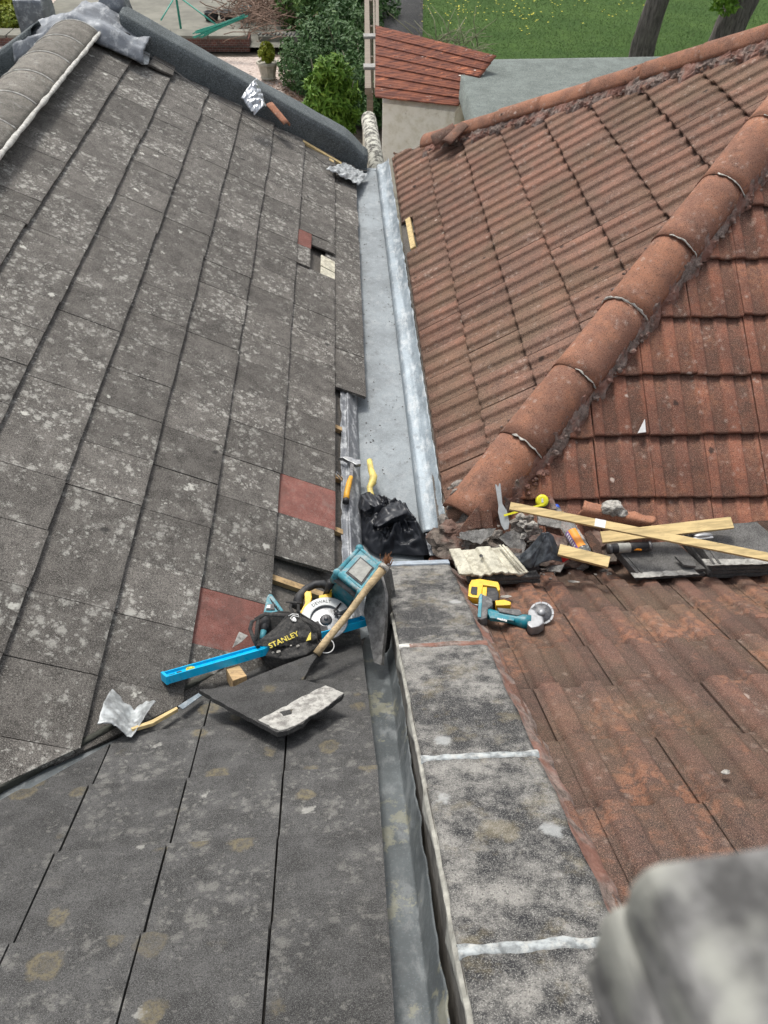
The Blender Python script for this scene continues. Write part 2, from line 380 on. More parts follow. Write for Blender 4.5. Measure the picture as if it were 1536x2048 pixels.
M['lemon'] = plain('lemon_plastic', (.8, .75, .03), .35, var=.05); M['steel'] = plain('worn_steel', (.3, .31, .32), .42, .75, var=.3, sc=50, dirt=.5, dirtcol=(.16, .15, .14))
M['dsteel'] = plain('dark_steel', (.14, .14, .145), .5, .6, var=.4, sc=60, dirt=.4, dirtcol=(.3, .29, .27)); M['silver'] = plain('painted_grey_guard', (.42, .44, .44), .45, .2, var=.1, dirt=.25)
M['alu'] = plain('cast_aluminium', (.3, .305, .31), .45, .6, var=.2, dirt=.5, dirtcol=(.2, .2, .2)); M['cyan'] = plain('cyan_level_paint', (.0, .42, .72), .3, var=.06, dirt=.1)
M['canvas'] = plain('black_canvas', (.03, .029, .028), .85, var=.5, sc=90, dirt=.3, dirtcol=(.16, .15, .13), bump=.6); M['bag'] = plain('bin_bag', (.014, .016, .021), .38, var=.3, sc=12, bump=.05)
M['bagdust'] = plain('dusty_plastic_sheet', (.035, .042, .05), .5, var=.5, sc=20, dirt=.4, dirtcol=(.14, .15, .16))
M['red'] = plain('red_plastic', (.6, .02, .03), .35, var=.1); M['white'] = plain('white_paint', (.72, .72, .7), .5, var=.08); M['gold'] = plain('yellow_print', (.62, .5, .08), .7, var=.3, sc=80)
M['wpaint'] = plain('white_roof_cement', (.52, .51, .47), .9, var=.3, sc=30, dirt=.75, dirtcol=(.33, .31, .27), bump=.5)
M['orange'] = plain('orange_print', (.85, .3, .02), .4, var=.05); M['purple'] = plain('purple_print', (.2, .1, .32), .4); M['blue'] = plain('blue_cap', (.03, .1, .55), .4)
M['bone'] = plain('yellow_rubber_grip', (.72, .58, .16), .55, var=.15, sc=20, dirt=.6, dirtcol=(.35, .27, .1)); M['amber'] = plain('amber_grip', (.72, .36, .03), .5, var=.2, dirt=.4, dirtcol=(.2, .13, .06))
def m_glass():
    h = H('clear_bottle_plastic'); return h.out((.75, .8, .8), .12, 0, h.bump(h.noise(30, 3), .4, .003), **{'Transmission_Weight': .85, 'IOR': 1.25})
M['clear'] = m_glass()
M['graprop'] = plain('greenish_vial', (.55, .65, .1), .2)
M['ridge'] = grey_tile('ridge_concrete', base=(.135, .125, .108), lich=.5, white=.2)
M['clean'] = plain('clean_tile_concrete', (.35, .34, .31), .9, var=.35, sc=35, dirt=.75, dirtcol=(.14, .13, .12), bump=.5, grain=.4)
M['dustgrey'] = plain('dusty_window', (.3, .3, .27), .6, var=.25, sc=40, dirt=.5, dirtcol=(.18, .18, .17))
M['cutface'] = plain('broken_tile_face', (.2, .195, .185), .95, var=.5, sc=28, dirt=.5, dirtcol=(.07, .068, .062), bump=.8, grain=.4)
M['crump'] = plain('crumpled_lead', (.42, .44, .44), .45, .3, var=.35, sc=22, dirt=.5, dirtcol=(.15, .15, .15), bump=.4)
M['slate'] = grey_tile('spare_grey_tile', base=(.115, .112, .107), lich=.3, white=0, gr=220)
M['dustdark'] = plain('dusty_black_rubber', (.10, .10, .10), .75, var=.35, sc=45, dirt=.6, dirtcol=(.24, .23, .22))
M['rubble'] = m_mortar('rubble_fines', (.15, .125, .105), .3)
M['crumpb'] = plain('shiny_crumpled_lead', (.5, .52, .54), .3, .7, var=.3, sc=14, dirt=.4, dirtcol=(.1, .1, .1), bump=.3)
M['leadpaint'] = m_lead('grey_painted_lead', (.19, .205, .225), white=.45, dark=.6, rough=.55)
# ------------------------------------------------------------------ roofs
def clip(bm, planes):
    for pco, pno in planes:
        if not bm.verts: return
        ds = [(v.co-pco).dot(pno) for v in bm.verts]
        if min(ds) >= -1e-6: continue
        if max(ds) <= 1e-6: bm.clear(); return
        r = bmesh.ops.bisect_plane(bm, geom=bm.verts[:]+bm.edges[:]+bm.faces[:], plane_co=pco, plane_no=pno, clear_inner=True)
        ce = [e for e in r['geom_cut'] if isinstance(e, bmesh.types.BMEdge)]
        if ce:
            try: bmesh.ops.holes_fill(bm, edges=ce, sides=0)
            except Exception: pass
TMP = bpy.data.meshes.new('tmp')
def one_tile(dst, Mf, a0, a1, bl, gauge, prof=None, gap=.0016, nx=8, thick=.015, T=.02, rnd=1., planes=(), tint=None, back=.06, rough=.0012, rot=0):
    """a single roof tile: a along the course, b down the slope, lower edge at bl"""
    bm = bmesh.new(); L = bm.verts.layers.float_color.new('tint')
    rv = random.random
    ja = (rv()-.5)*.003*rnd; jb = (rv()-.5)*.010*rnd; jn = (rv()-.5)*.0035*rnd; jt = (rv()-.5)*.006*rnd; jr = (rv()-.5)*.006*rnd+rot
    top, bot = [], []; rv0 = rv()
    rows = [bl-gauge-back, bl-gauge*.5, bl-.012, bl]
    sd = rv()*50
    for b in rows:
        rt, rb = [], []
        for i in range(nx+1):
            u = i/nx; a = a0+gap+(a1-a0-2*gap)*u
            h = prof(u) if prof else 0
            f = (bl-b)/gauge
            edge = 1 if b == bl else 0
            n = -T*f + h + jn + jt*(u-.5)*(1-f) - (.002 if edge else 0)
            bb = b+jb+jr*(u-.5)*1. + (fbm((u*4+sd, b, 0), 3, 2)*rough*2 if edge else 0)
            aa = a+ja+ (fbm((b*9, sd+(u > .5)*9, 0), 2, 2)*rough if i in (0, nx) else 0)
            va = bm.verts.new((aa, bb, n)); vb_ = bm.verts.new((aa, bb, n-thick)); rt.append(va); rb.append(vb_)
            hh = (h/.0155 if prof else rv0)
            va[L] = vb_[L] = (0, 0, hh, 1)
        top.append(rt); bot.append(rb)
    nr = len(rows)
    for j in range(nr-1):
        for i in range(nx):
            f = bm.faces.new((top[j][i], top[j+1][i], top[j+1][i+1], top[j][i+1])); f.smooth = prof is not None
            bm.faces.new((bot[j][i], bot[j][i+1], bot[j+1][i+1], bot[j+1][i]))
        bm.faces.new((top[j][0], bot[j][0], bot[j+1][0], top[j+1][0])); bm.faces.new((top[j][nx], top[j+1][nx], bot[j+1][nx], bot[j][nx]))
    for i in range(nx):
        bm.faces.new((top[-1][i], bot[-1][i], bot[-1][i+1], top[-1][i+1])); bm.faces.new((top[0][i], top[0][i+1], bot[0][i+1], bot[0][i]))
    bmesh.ops.recalc_face_normals(bm, faces=bm.faces)
    bmesh.ops.transform(bm, matrix=Mf, verts=bm.verts)
    clip(bm, planes)
    if bm.verts:
        t = tint or (rv(), rv(), rv())
        for v in bm.verts: v[L] = (t[0], t[1], v[L][2], 1)
        bm.to_mesh(TMP); dst.from_mesh(TMP)
    bm.free()
def slope_frame(n, d, adir, bdir):
    n = n.normalized(); O = CAM-n*d
    m = Matrix.Identity(4)
    for i in range(3): m[i][0] = adir[i]; m[i][1] = bdir[i]; m[i][2] = n[i]; m[i][3] = O[i]
    return m
def newbm():
    b = bmesh.new(); b.verts.layers.float_color.new('tint'); return b
def vplane(p, q, keep):
    """vertical cutting plane through two points that keeps the side of `keep`"""
    t = (q-p); n = Vector((-t.y, t.x, 0)).normalized()
    if (keep-p).dot(n) < 0: n = -n
    return (p, n)
def double_roll(u):
    """two flat-topped ribs and two pans per tile"""
    u = (u*2+.04) % 1.0
    if u < .34: return 0
    if u < .43: return .0155*(u-.34)/.09
    if u < .84: return .0155+.0012*math.sin((u-.43)/.41*math.pi)
    if u < .91: return .0155*(1-(u-.84)/.07)
    return 0
def slab(name, pts, t, mat, parent, label=None):
    """a thin sheet (felt, boarding) under tiles, through world points"""
    bm = bmesh.new(); vs = [bm.verts.new(p) for p in pts]; f = bm.faces.new(vs); f.normal_update()
    if f.normal.z < 0: f.normal_flip()
    r = bmesh.ops.extrude_face_region(bm, geom=[f]); nv = [v for v in r['geom'] if isinstance(v, bmesh.types.BMVert)]
    n = f.normal.copy() if f.is_valid else Vector((0, 0, 1))
    bmesh.ops.translate(bm, verts=nv, vec=-Vector((0, 0, 1))*t)
    bmesh.ops.recalc_face_normals(bm, faces=bm.faces)
    return link(name, bm, mat, parent, label=label)

HG = thing('grey_tiled_house', 'bungalow with the dark grey flat-tiled roof left of the lead gutter', 'house', (-2, 4, 0))
HR = thing('red_tiled_house', 'bungalow with the red-brown ribbed tile roof right of the lead gutter', 'house', (2, 4, 0))
# --- P2: main grey slope
nP2, dP2 = PL['P2']; s2 = Vector((math.cos(.528), 0, -math.sin(.528))); Yd = Vector((0, 1, 0))
F2 = slope_frame(nP2, dP2, Yd, s2)      # a = y, b = down the slope
def P2pt(y, t, lift=0): return CAM - nP2*(dP2-lift) + s2*t + Yd*y
VA, VB = at(0, 1562, 'P2'), at(200, 1477, 'P2')
vclip = vplane(VA, VB, Vector((-1, 6, 0)))
FA, FB = at(255, 90, 'P2'), at(722, 338, 'P2')       # far verge
fclip = vplane(FA, FB, Vector((-1, 3, 0)))
rclip = (Vector((-2.12, 0, 0)), Vector((1, 0, 0)))
bm = newbm(); red_bm = {}
for c in range(-1, 8):
    tl = 1.3868-.3217*c; gz = .3217
    if c == -1: tl, gz = 1.617, .235
    for k in range(-8, 23):
        off = [0, .012, -.02, .015, 0, -.01, .02, 0, .01][c+1]
        ya = 1.9818+.2947*k+off; yb = ya+.2947
        if c == -1 and k < 7: continue
        if c == 0 and (k < 2 or k in (12, 13)): continue
        if c == -1 and k == 7: ya += .14
        pl = [vclip, fclip, rclip]
        dst = bm
        if (c, k) in ((0, 3), (1, 0)):
            dst = newbm(); red_bm[(c, k)] = dst
        one_tile(dst, F2, ya, yb, tl, gz, T=.026, thick=.02, planes=pl, nx=5, rnd=.9, gap=.0014)
# the two short tiles at the hole
y12 = 1.9818+.2947*12
one_tile(bm, F2, y12, y12+.2947, 1.3868-.215, .11, T=.012, thick=.014, nx=4)
bh = newbm(); one_tile(bh, F2, y12+.297, y12+.56, 1.3868-.21, .11, T=.012, thick=.014, nx=4)
one_tile(bm, F2, y12+.3, y12+.5894, 1.3868-.0, .15, T=.016, thick=.014, nx=4, planes=[(Vector((0, y12+.43, 0)), Vector((0, 1, 0)))])
link('roof_slope', bm, M['g2'], HG, label='lichen-spotted main slope')
for kk, b_ in list(red_bm.items())+[(0, bh)]:
    link('roof_tile', b_, M['gr'], HG, label={0: 'small red tile beside the hole', (0, 3): 'red tile at the gutter edge', (1, 0): 'red tile beside the tool bag'}[kk])
# pale heads of the course below showing in the hole
bm = bmesh.new()
for i in range(2):
    box(bm, (y12+.045+.19*i, 1.3868-.055, -.017), (.175, .12, .012), M=F2, bev=.002)
link('tile_head', bm, M['palec'], HG, label='clean pale tile heads in the hole')
# sarking felt, battens
def onP2(y, t, l=-.07): return P2pt(y, t, l)
slab('sarking_felt', [onP2(.6, 1.5), onP2(8.0, 1.5), onP2(7.6, -.95), onP2(.6, -.95)], .012, M['under'], HG)
for y in (1.55, 2.02, 2.46, 2.93, 3.35, 3.8, 4.25):
    t1 = 1.455 if y > 2.1 else 1.43
    bm = bmesh.new(); box(bm, (y, .75, -.052), (.034, t1*2-1.5, .028), M=F2, bev=.002); link('roof_batten', bm, M['pine_dirty'], HG)
bm = bmesh.new(); box(bm, (7.95, 1.25, -.012), (.05, .42, .022), M=F2, bev=.002); box(bm, (7.87, 1.35, -.015), (.05, .05, .03), M=F2, bev=.002)
link('verge_batten', bm, M['pine'], HG, label='bare verge batten where tiles are missing')
# --- P1: near grey slope falling away from the camera
a1 = R_(30.6); dl1 = R_(-2.13); nP1, dP1 = PL['P1']
rt1 = Vector((math.cos(dl1), -math.sin(dl1), 0)); sv1 = Vector((math.sin(dl1)*math.cos(a1), math.cos(dl1)*math.cos(a1), -math.sin(a1)))
F1 = slope_frame(nP1, dP1, rt1, sv1)
def P1pt(u, s, lift=0): return CAM - nP1*(dP1-lift) + rt1*u + sv1*s
WA, WB = at(62, 1567, 'P1'), at(222, 1484, 'P1'); wclip = vplane(WA, WB, Vector((0, .5, 0)))
xclip = (Vector((.066, 0, 0)), Vector((-1, 0, 0)))
bm = newbm()
for j in range(-1, 11):
    for k in range(-4, 11):
        u1 = -.1809-.295*j; s = 2.5629-.3215*k
        one_tile(bm, F1, u1-.295, u1, s, .3215, T=.020, thick=.016, planes=[wclip, xclip], nx=5, rnd=.3, gap=.0030)
link('roof_slope', bm, M['g1'], HG, label='smooth near slope with brown lichen rings')
def onP1(u, s, l=-.05): return P1pt(u, s, l)
V1 = (WB-WA).normalized()
# valley lining between the two grey slopes
bm = bmesh.new()
nv = Vector((-V1.y, V1.x, 0)); nv = nv if nv.y > 0 else -nv
def vl(u, v):
    p = WA - V1*3.0 + V1*(4.7*u) + nv*((v-.5)*.34)
    z1 = (-(dP1+.032) - nP1.x*p.x - nP1.y*p.y)/nP1.z + GZ; z2 = (-(dP2+.05) - nP2.x*p.x - nP2.y*p.y)/nP2.z + GZ
    return Vector((p.x, p.y, max(z1, z2) + .002*math.sin(u*40)))
grid(bm, 80, 12, vl)
link('valley_lining', bm, M['chan'], HG, smooth=True, label='grey painted valley channel')
# bedding mortar beneath the cut tiles of the valley
bm = bmesh.new()
def bed(u, v):
    p = VA - V1*3.0 + V1*(4.25*u); p = Vector((p.x, p.y, 0))
    q = p + nv*(.012+.01*fbm((u*66, v*3, 1), 1, 3)) ; z2 = (-(dP2+.014) - nP2.x*q.x - nP2.y*q.y)/nP2.z + GZ
    return Vector((q.x, q.y, z2 - .008 - v*.05))
grid(bm, 240, 4, bed); solid(bm, .02)
link('valley_mortar', bm, plain('dark_mossy_mortar', (.05, .052, .042), .95, sc=60, bump=.8), HG)
slab('sarking_felt', [onP1(-3.6, -.7), onP1(.05, -.7), onP1(.05, 2.9), Vector(vl(1, .3)), Vector(vl(0, .3))], .012, M['under'], HG)
# ridge behind the camera and the two unseen slopes, walls
bm = newbm(); back = Matrix.Identity(4)
zr = P1pt(-1, -.72).z; yr = P1pt(-1, -.72).y
bx = slope_frame(nP1, dP1, rt1, sv1)
Pm = Matrix.Translation((0, 2*yr, 0)) @ Matrix.Diagonal((1, -1, 1, 1))
for j in range(-1, 11):
    for k in range(0, 6): one_tile(bm, Pm @ F1, -.1809-.295*j-.295, -.1809-.295*j, -.40+.3215*k, .3215, T=.017, thick=.012, nx=3, planes=[xclip])
bmesh.ops.recalc_face_normals(bm, faces=bm.faces)
link('roof_slope', bm, M['g1'], HG, label='slope beyond the near ridge')
def half_cap(bm, Mx, L, r0, r1, ang=80, th=.016, seg=14, lip=0, nl=6, seed=0):
    g = []
    for s_, dr in ((0, 0), (1, -th)):
        rows = []
        for i in range(nl+1):
            u = i/nl; r = r0+(r1-r0)*u+dr+(lip if i == 0 else 0); row = []
            for k in range(seg+1):
                a = R_(-ang+2*ang*k/seg); w = .0025*fbm((u*3+seed, k*.2, s_), 1, 2)
                row.append(bm.verts.new(Mx @ Vector((u*L, math.sin(a)*(r+w), math.cos(a)*(r+w)))))
            rows.append(row)
        g.append(rows)
    A, B = g
    for i in range(nl):
        for k in range(seg):
            f = bm.faces.new((A[i][k], A[i+1][k], A[i+1][k+1], A[i][k+1])); f.smooth = True
            bm.faces.new((B[i][k], B[i][k+1], B[i+1][k+1], B[i+1][k]))
        for k in (0, seg): bm.faces.new((A[i][k], A[i+1][k], B[i+1][k], B[i][k]))
    for i in (0, nl):
        for k in range(seg): bm.faces.new((A[i][k], A[i][k+1], B[i][k+1], B[i][k]))
    bmesh.ops.recalc_face_normals(bm, faces=bm.faces)
# --- ridge of the main grey roof
xr, zr2 = -2.16, 0
zr2 = P2pt(0, 0).z + (-(xr-P2pt(0, 0).x))*math.tan(.528)
for k in range(0, 20):
    y0 = 7.42-.455*k
    bm = newbm(); Mx = frame(Vector((xr, y0, zr2-.195)), Vector((0, -1, 0)), Vector((0, 0, 1)))
    half_cap(bm, Mx, .447, .265, .265, ang=48, seed=k)
    L = bm.verts.layers.float_color['tint']; t = (random.random(), random.random(), 0, 1)
    for v in bm.verts: v[L] = t
    rt_ = link('ridge_tile', bm, M['ridge'], HG)
    pts = [Mx @ Vector((-.004, math.sin(R_(a))*.267, math.cos(R_(a))*.267)) for a in range(-46, 49, 4)]
    bj = bmesh.new(); tube(bj, pts, [max(.002, .007+.006*fbm((i*.7, k, 0), 1, 2)) for i in range(len(pts))], seg=8, flat=.5); link('pointing', bj, M['wpaint'], rt_, smooth=True)
bm = bmesh.new(); pts = []
for i in range(180):
    y = 7.5-.05*i; pts.append(Vector((xr+.205+.005*fbm((y*5, 0, 3), 1, 2), y, zr2-.195+.168)))
tube(bm, pts, [.015+.008*fbm((i*.35, 2, 0), 1, 3) for i in range(180)], seg=10)
link('ridge_mortar', bm, M['wpaint'], HG, smooth=True, label='white cement line beside the ridge')
# slope beyond the ridge
s2m = Vector((-s2.x, 0, s2.z)); O = Vector((xr, 0, zr2)); F2m = frame(O, s2m, Vector((-nP2.x, 0, nP2.z)))
bm = newbm(); Fm = Matrix(((0, s2m.x, -nP2.x, O.x), (1, 0, 0, 0), (0, s2m.z, nP2.z, O.z), (0, 0, 0, 1)))
for c in range(10):
    for k in range(-2, 26): one_tile(bm, Fm, .3*k, .3*k+.295, .34*c+.3, .34, T=.019, thick=.014, nx=3, planes=[(Vector((0, 7.4, 0)), Vector((0, -1, 0)))])
bmesh.ops.recalc_face_normals(bm, faces=bm.faces)
link('roof_slope', bm, M['g1'], HG, label='slope beyond the long ridge')
# walls of the grey house
bm = bmesh.new()
for c_, s_ in (((-2.2, 8.05, 1.25), (4.6, .22, 2.5)), ((-.10, 4.5, 1.25), (.2, 7.0, 2.5)), ((-4.9, 3.5, 1.0), (.2, 9, 2.0))): box(bm, c_, s_)
prism(bm, [(-4.6, 2.5), (.1, 2.5), (xr, zr2-.15)], 7.94, 8.16, M=Matrix(((1, 0, 0, 0), (0, 0, 1, 0), (0, 1, 0, 0), (0, 0, 0, 1))))
link('wall', bm, plain('cream_render', (.5, .47, .38), .9, sc=14, dirt=.4, bump=.5), HG)
# --- felt covered verge upstand on the far gable
def felt_up(side):
    bm = bmesh.new()
    prof = [(0, -.08), (.004, .17), (.03, .205), (.15, .215), (.28, .205), (.315, .17), (.32, -.14)]
    def fn(u, v):
        t = v*(len(prof)-1); i = min(int(t), len(prof)-2); q = t-i
        py = prof[i][0]*(1-q)+prof[i+1][0]*q; pz = prof[i][1]*(1-q)+prof[i+1][1]*q
        if side > 0:
            x = -1.86+(2.08)*u; fb = FA.lerp(FB, (x-FA.x)/(FB.x-FA.x)); zb = P2pt(0, (x-CAM.x)/s2.x).z - (nP2*0).z
            zb = (-(dP2) - nP2.x*x)/nP2.z + GZ
        else:
            x = xr-.35-2.6*u; fb = Vector((x, 7.42, 0)); zb = zr2-(xr-x)*math.tan(.528)
        wob = .006*fbm((x*3, py*6, side), 1, 3)
        e = 0
        if side > 0 and u > .90: e = ((u-.90)/.10)**1.5*.10*max(0, min(1, (pz+.02)/.1))
        return Vector((x, fb.y+.02+py+wob, zb+pz-e+wob))
    grid(bm, 60, 24, fn); solid(bm, -.008)
    bmesh.ops.holes_fill(bm, edges=[e for e in bm.edges if e.is_boundary], sides=0)
    return link('felt_upstand', bm, M['felt'], HG, smooth=True, label='mineral felt covered verge kerb' if side > 0 else 'felt covered verge kerb beyond the ridge')
felt_up(1); felt_up(-1)
bm = bmesh.new()
for (p, s_) in (((.20, 8.28, -3.0), (.05, .12, .09)), ((.19, 8.2, -3.08), (.05, .12, .07))): lump(bm, wpt(*p), s_, 3, .3, seed=3)
link('felt_fold', bm, M['felt'], HG, smooth=True)
# cable draped along the verge
bm = bmesh.new(); pts = []
for px, py in ((262, 95), (300, 112), (345, 138), (400, 180), (480, 226), (560, 275), (612, 300), (650, 328), (700, 338), (737, 342)): pts.append(at(px, py, 'P2', .03))
tube(bm, pts, .0035, seg=6); tag(link('cable', bm, plain('grey_cable', (.16, .15, .14), .6)), 'thin grey cable draped down the verge of the grey roof', 'cable')
# --- P4, P5, P6, P3 red slopes
nP4, dP4 = PL['P4']; b4 = R_(34); dl = .006
hy = Vector((math.sin(dl), math.cos(dl), 0)); up4 = hy.cross(nP4); up4 = up4 if up4.z > 0 else -up4
F4 = slope_frame(nP4, dP4, hy, -up4)
nP5 = PL['P5'][0]; dP5 = 4.0188; PL['P5'] = (nP5, dP5); up5 = Vector((0, math.cos(b4), math.sin(b4)))
nP6 = Vector((0, math.sin(b4), math.cos(b4))); dP6 = -2.15
def isect(n1, d1, n2, d2, x):
    det = n1.y*n2.z-n1.z*n2.y; r1 = -d1-n1.x*x; r2 = -d2-n2.x*x
    return Vector((x, (r1*n2.z-n1.z*r2)/det, (n1.y*r2-r1*n2.y)/det+GZ))
H0, H1 = isect(nP4, dP4, nP5, dP5, .6), isect(nP4, dP4, nP5, dP5, 2.6); hdir = (H1-H0).normalized()
K0, K1 = isect(nP4, dP4, nP6, dP6, .8), isect(nP4, dP4, nP6, dP6, 2.6); kdir = (K1-K0).normalized()
hclip4 = vplane(H0, H1, Vector((.6, 6, 0))); hclip5 = vplane(H0, H1, Vector((3, 2, 0)))
kclip4 = vplane(K0, K1, Vector((.6, 6, 0)))
EA, EB = at(822, 560, 'P4'), at(884, 965, 'P4'); eclip = vplane(EA, EB, Vector((2, 5, 0)))
bm = newbm()
for c in range(-1, 9):
    tlow = 1.269-.344*c          # b coordinate (down slope) of the lower edge
    for k in range(2, 28):
        ya = 2.75+.30*k-.6+(.04 if c % 2 else 0)
        pl = [hclip4, kclip4, eclip]
        if c <= 0 and ya > 5.86 and ya < 6.5: pl = [hclip4, kclip4, (eclip[0]+Vector((.085, 0, 0)), eclip[1])]
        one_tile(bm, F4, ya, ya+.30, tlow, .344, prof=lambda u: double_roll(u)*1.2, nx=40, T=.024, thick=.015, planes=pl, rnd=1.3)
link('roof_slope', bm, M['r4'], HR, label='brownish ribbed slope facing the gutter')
F5 = slope_frame(nP5, dP5, Vector((1, 0, 0)), -up5)
bm = newbm()
y3c = (Vector((0, 2.66, 0)), Vector((0, 1, 0)))
for c in range(-4, 8):
    s = -(1.2459+.3415*c)
    for j in range(-5, 12):
        x0 = 1.598+.3*j
        pl = [hclip5, y3c, vplane(K1, K1+Vector((.0, 1, 0))*1, Vector((9, 5, 0)))] if False else [hclip5, y3c]
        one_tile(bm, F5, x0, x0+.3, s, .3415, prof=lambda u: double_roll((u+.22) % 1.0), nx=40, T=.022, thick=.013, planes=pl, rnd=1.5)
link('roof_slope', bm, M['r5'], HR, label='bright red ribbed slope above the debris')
a3 = R_(29.5); d3l = R_(-.755); nP3, dP3 = PL['P3']
rt3 = Vector((math.cos(d3l), -math.sin(d3l), 0)); sv3 = Vector((math.sin(d3l)*math.cos(a3), math.cos(d3l)*math.cos(a3), -math.sin(a3)))
F3 = slope_frame(nP3, dP3, rt3, sv3)
bm = newbm(); c3 = (Vector((0, 2.74, 0)), Vector((0, -1, 0)))
for j in range(0, 13):
    for k in range(-4, 11):
        one_tile(bm, F3, .344+.3*j, .644+.3*j, 2.865-.344*k, .344, prof=lambda u: double_roll((u+.1) % 1.0)*1.4, nx=40, T=.017, thick=.013, planes=[c3, (Vector((.43, 0, 0)), Vector((1, 0, 0)))], rnd=1.2)
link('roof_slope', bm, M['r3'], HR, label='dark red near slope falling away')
yr3 = (F3 @ Vector((0, -.70, 0))).y; Pm3 = Matrix.Translation((0, 2*yr3, 0)) @ Matrix.Diagonal((1, -1, 1, 1))
bm = newbm()
for j in range(0, 13):
    for k in range(0, 6): one_tile(bm, Pm3 @ F3, .344+.3*j, .644+.3*j, -.4+.344*k, .344, prof=double_roll, nx=12, T=.02, thick=.013, planes=[(Vector((.43, 0, 0)), Vector((1, 0, 0)))])
bmesh.ops.recalc_face_normals(bm, faces=bm.faces)
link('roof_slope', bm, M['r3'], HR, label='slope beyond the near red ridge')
bm = newbm(); F6 = slope_frame(nP6, dP6, Vector((1, 0, 0)), Vector((0, math.cos(b4), -math.sin(b4))))
kclip6 = vplane(K0, K1, Vector((4, 9, 0)))
for c in range(0, 9):
    for j in range(0, 14): one_tile(bm, F6, .4+.3*j, .7+.3*j, .344*c+5.7, .344, prof=double_roll, nx=12, T=.02, thick=.013, planes=[kclip6])
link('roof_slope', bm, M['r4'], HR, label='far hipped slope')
def dpt(F, a, b, n): return F @ Vector((a, b, n))
slab('sarking_felt', [dpt(F4, 2.75, 1.31, -.045), dpt(F4, 8.3, 1.31, -.045), dpt(F4, 5.7, -1.5, -.045), dpt(F4, 5.0, -1.5, -.045)], .01, M['under'], HR)
slab('sarking_felt', [dpt(F5, .55, -.50, -.06), dpt(F5, 5, -.50, -.06), dpt(F5, 5, -3.9, -.06), dpt(F5, 3.2, -3.9, -.06)], .01, M['under'], HR)
slab('sarking_felt', [dpt(F3, .44, -.7, -.05), dpt(F3, 4.4, -.7, -.05), dpt(F3, 4.4, 3.95, -.05), dpt(F3, .44, 3.95, -.05)], .01, M['under'], HR)
for i in range(16):
    bm = bmesh.new(); y = 3.05+.335*i; box(bm, (y, 1.03, -.036), (.034, .42, .026), M=F4 @ Matrix.Rotation(R_(random.uniform(-3, 3)), 4, 'Z') if False else F4, bev=.002)
    link('roof_batten', bm, M['oldwood'], HR)
A_, B_ = at(816, 438, 'P4', -.01), at(827, 497, 'P4', -.01); Lb = (B_-A_).length
bm = bmesh.new(); box(bm, (Lb/2, 0, 0), (Lb, .045, .022), M=frame(A_, B_-A_, nP4), bev=.002)
link('roof_batten', bm, M['pine'], HR, label='clean new batten in the gap')
# walls of the red house
bm = bmesh.new()
for c_, s_ in (((.56, 5.2, 1.25), (.2, 5.4, 2.5)), ((3.6, 7.9, 1.25), (6.1, .2, 2.5)), ((6.5, 4, 1.25), (.2, 8, 2.5))): box(bm, c_, s_)
link('wall', bm, bpy.data.materials['cream_render'], HR)
# hip tiles
def caps(p0, dr, first, n, L, r, name, lab, zoff=-.05, squash=1., a=78):
    side = dr.cross(Vector((0, 0, 1))).normalized(); upn = side.cross(dr).normalized()
    for k in range(n):
        bm = newbm(); o = p0+dr*(first+L*k)+upn*(zoff+random.uniform(-.004, .004))
        dd = (dr+side*random.uniform(-.012, .012)+upn*.012).normalized()
        half_cap(bm, frame(o, dd, upn), L*.998, r, r*.965, ang=a, th=.02, lip=.002, seed=k*3+first)
        Lr = bm.verts.layers.float_color['tint']; t = (random.random(), random.random(), 0, 1)
        for v in bm.verts: v[Lr] = t
        link('hip_tile', bm, M['hip'], HR, label='lowest hip tile with open end' if k == 0 and lab else None)
    return side, upn
sideH, upH = caps(H0, hdir, -.03-.0, 9, .495, .145, 'hip', True)
sideK, upK = caps(K0, kdir, .02, 8, .46, .125, 'far', False, zoff=-.03)
def fillet(name, p0, dr, side, a0, a1, off, planeN, planeD, wdt, hgt, mat, seed, parent=HR, n=140, rag=1., label=None, lift=0):
    """ragged mortar bedding lying on a slope along the edge of the caps"""
    bm = bmesh.new()
    def fn(u, v):
        q = p0+dr*(a0+(a1-a0)*u); w_ = wdt*(1+rag*.9*fbm((u*(a1-a0)*7, seed, 0), 1, 4))
        s_ = off+(w_)*v*(1 if off >= 0 else -1) if off else 0
        p = q+side*s_; z = (-(planeD) - planeN.x*p.x - planeN.y*p.y)/planeN.z + GZ
        lum = hgt*(max(0, 1-v)**.8)*(1+.45*fbm((u*(a1-a0)*16, v*4, seed), 1, 5))+.006*fbm((u*(a1-a0)*70, v*9, seed), 1, 3)
        return Vector((p.x+.004*fbm((u*60, v*4, 1), 1, 2), p.y, z+.004+lum+lift-(.03 if v in (0,) else 0)-(.02 if v == 1 else 0)))
    grid(bm, n*2, 9, fn, smooth=False)
    return link(name, bm, mat, parent, smooth=False, label=label)
sr = sideH if sideH.x > 0 else -sideH
fillet('hip_mortar', H0, hdir, sr, .15, 4.3, .118, nP5, dP5, .05, .075, M['mortar_red'], 3, n=260)
fillet('hip_mortar', H0, hdir, -sr, .15, 4.3, .122, nP4, dP4, .022, .045, M['mortar_red'], 9, n=260)
srk = sideK if sideK.x < 0 else -sideK
if (srk.y > 0): srk = -srk
fillet('hip_mortar', K0, kdir, srk, .1, 3.6, .095, nP4, dP4, .075, .06, M['mortar_red'], 5, n=260)
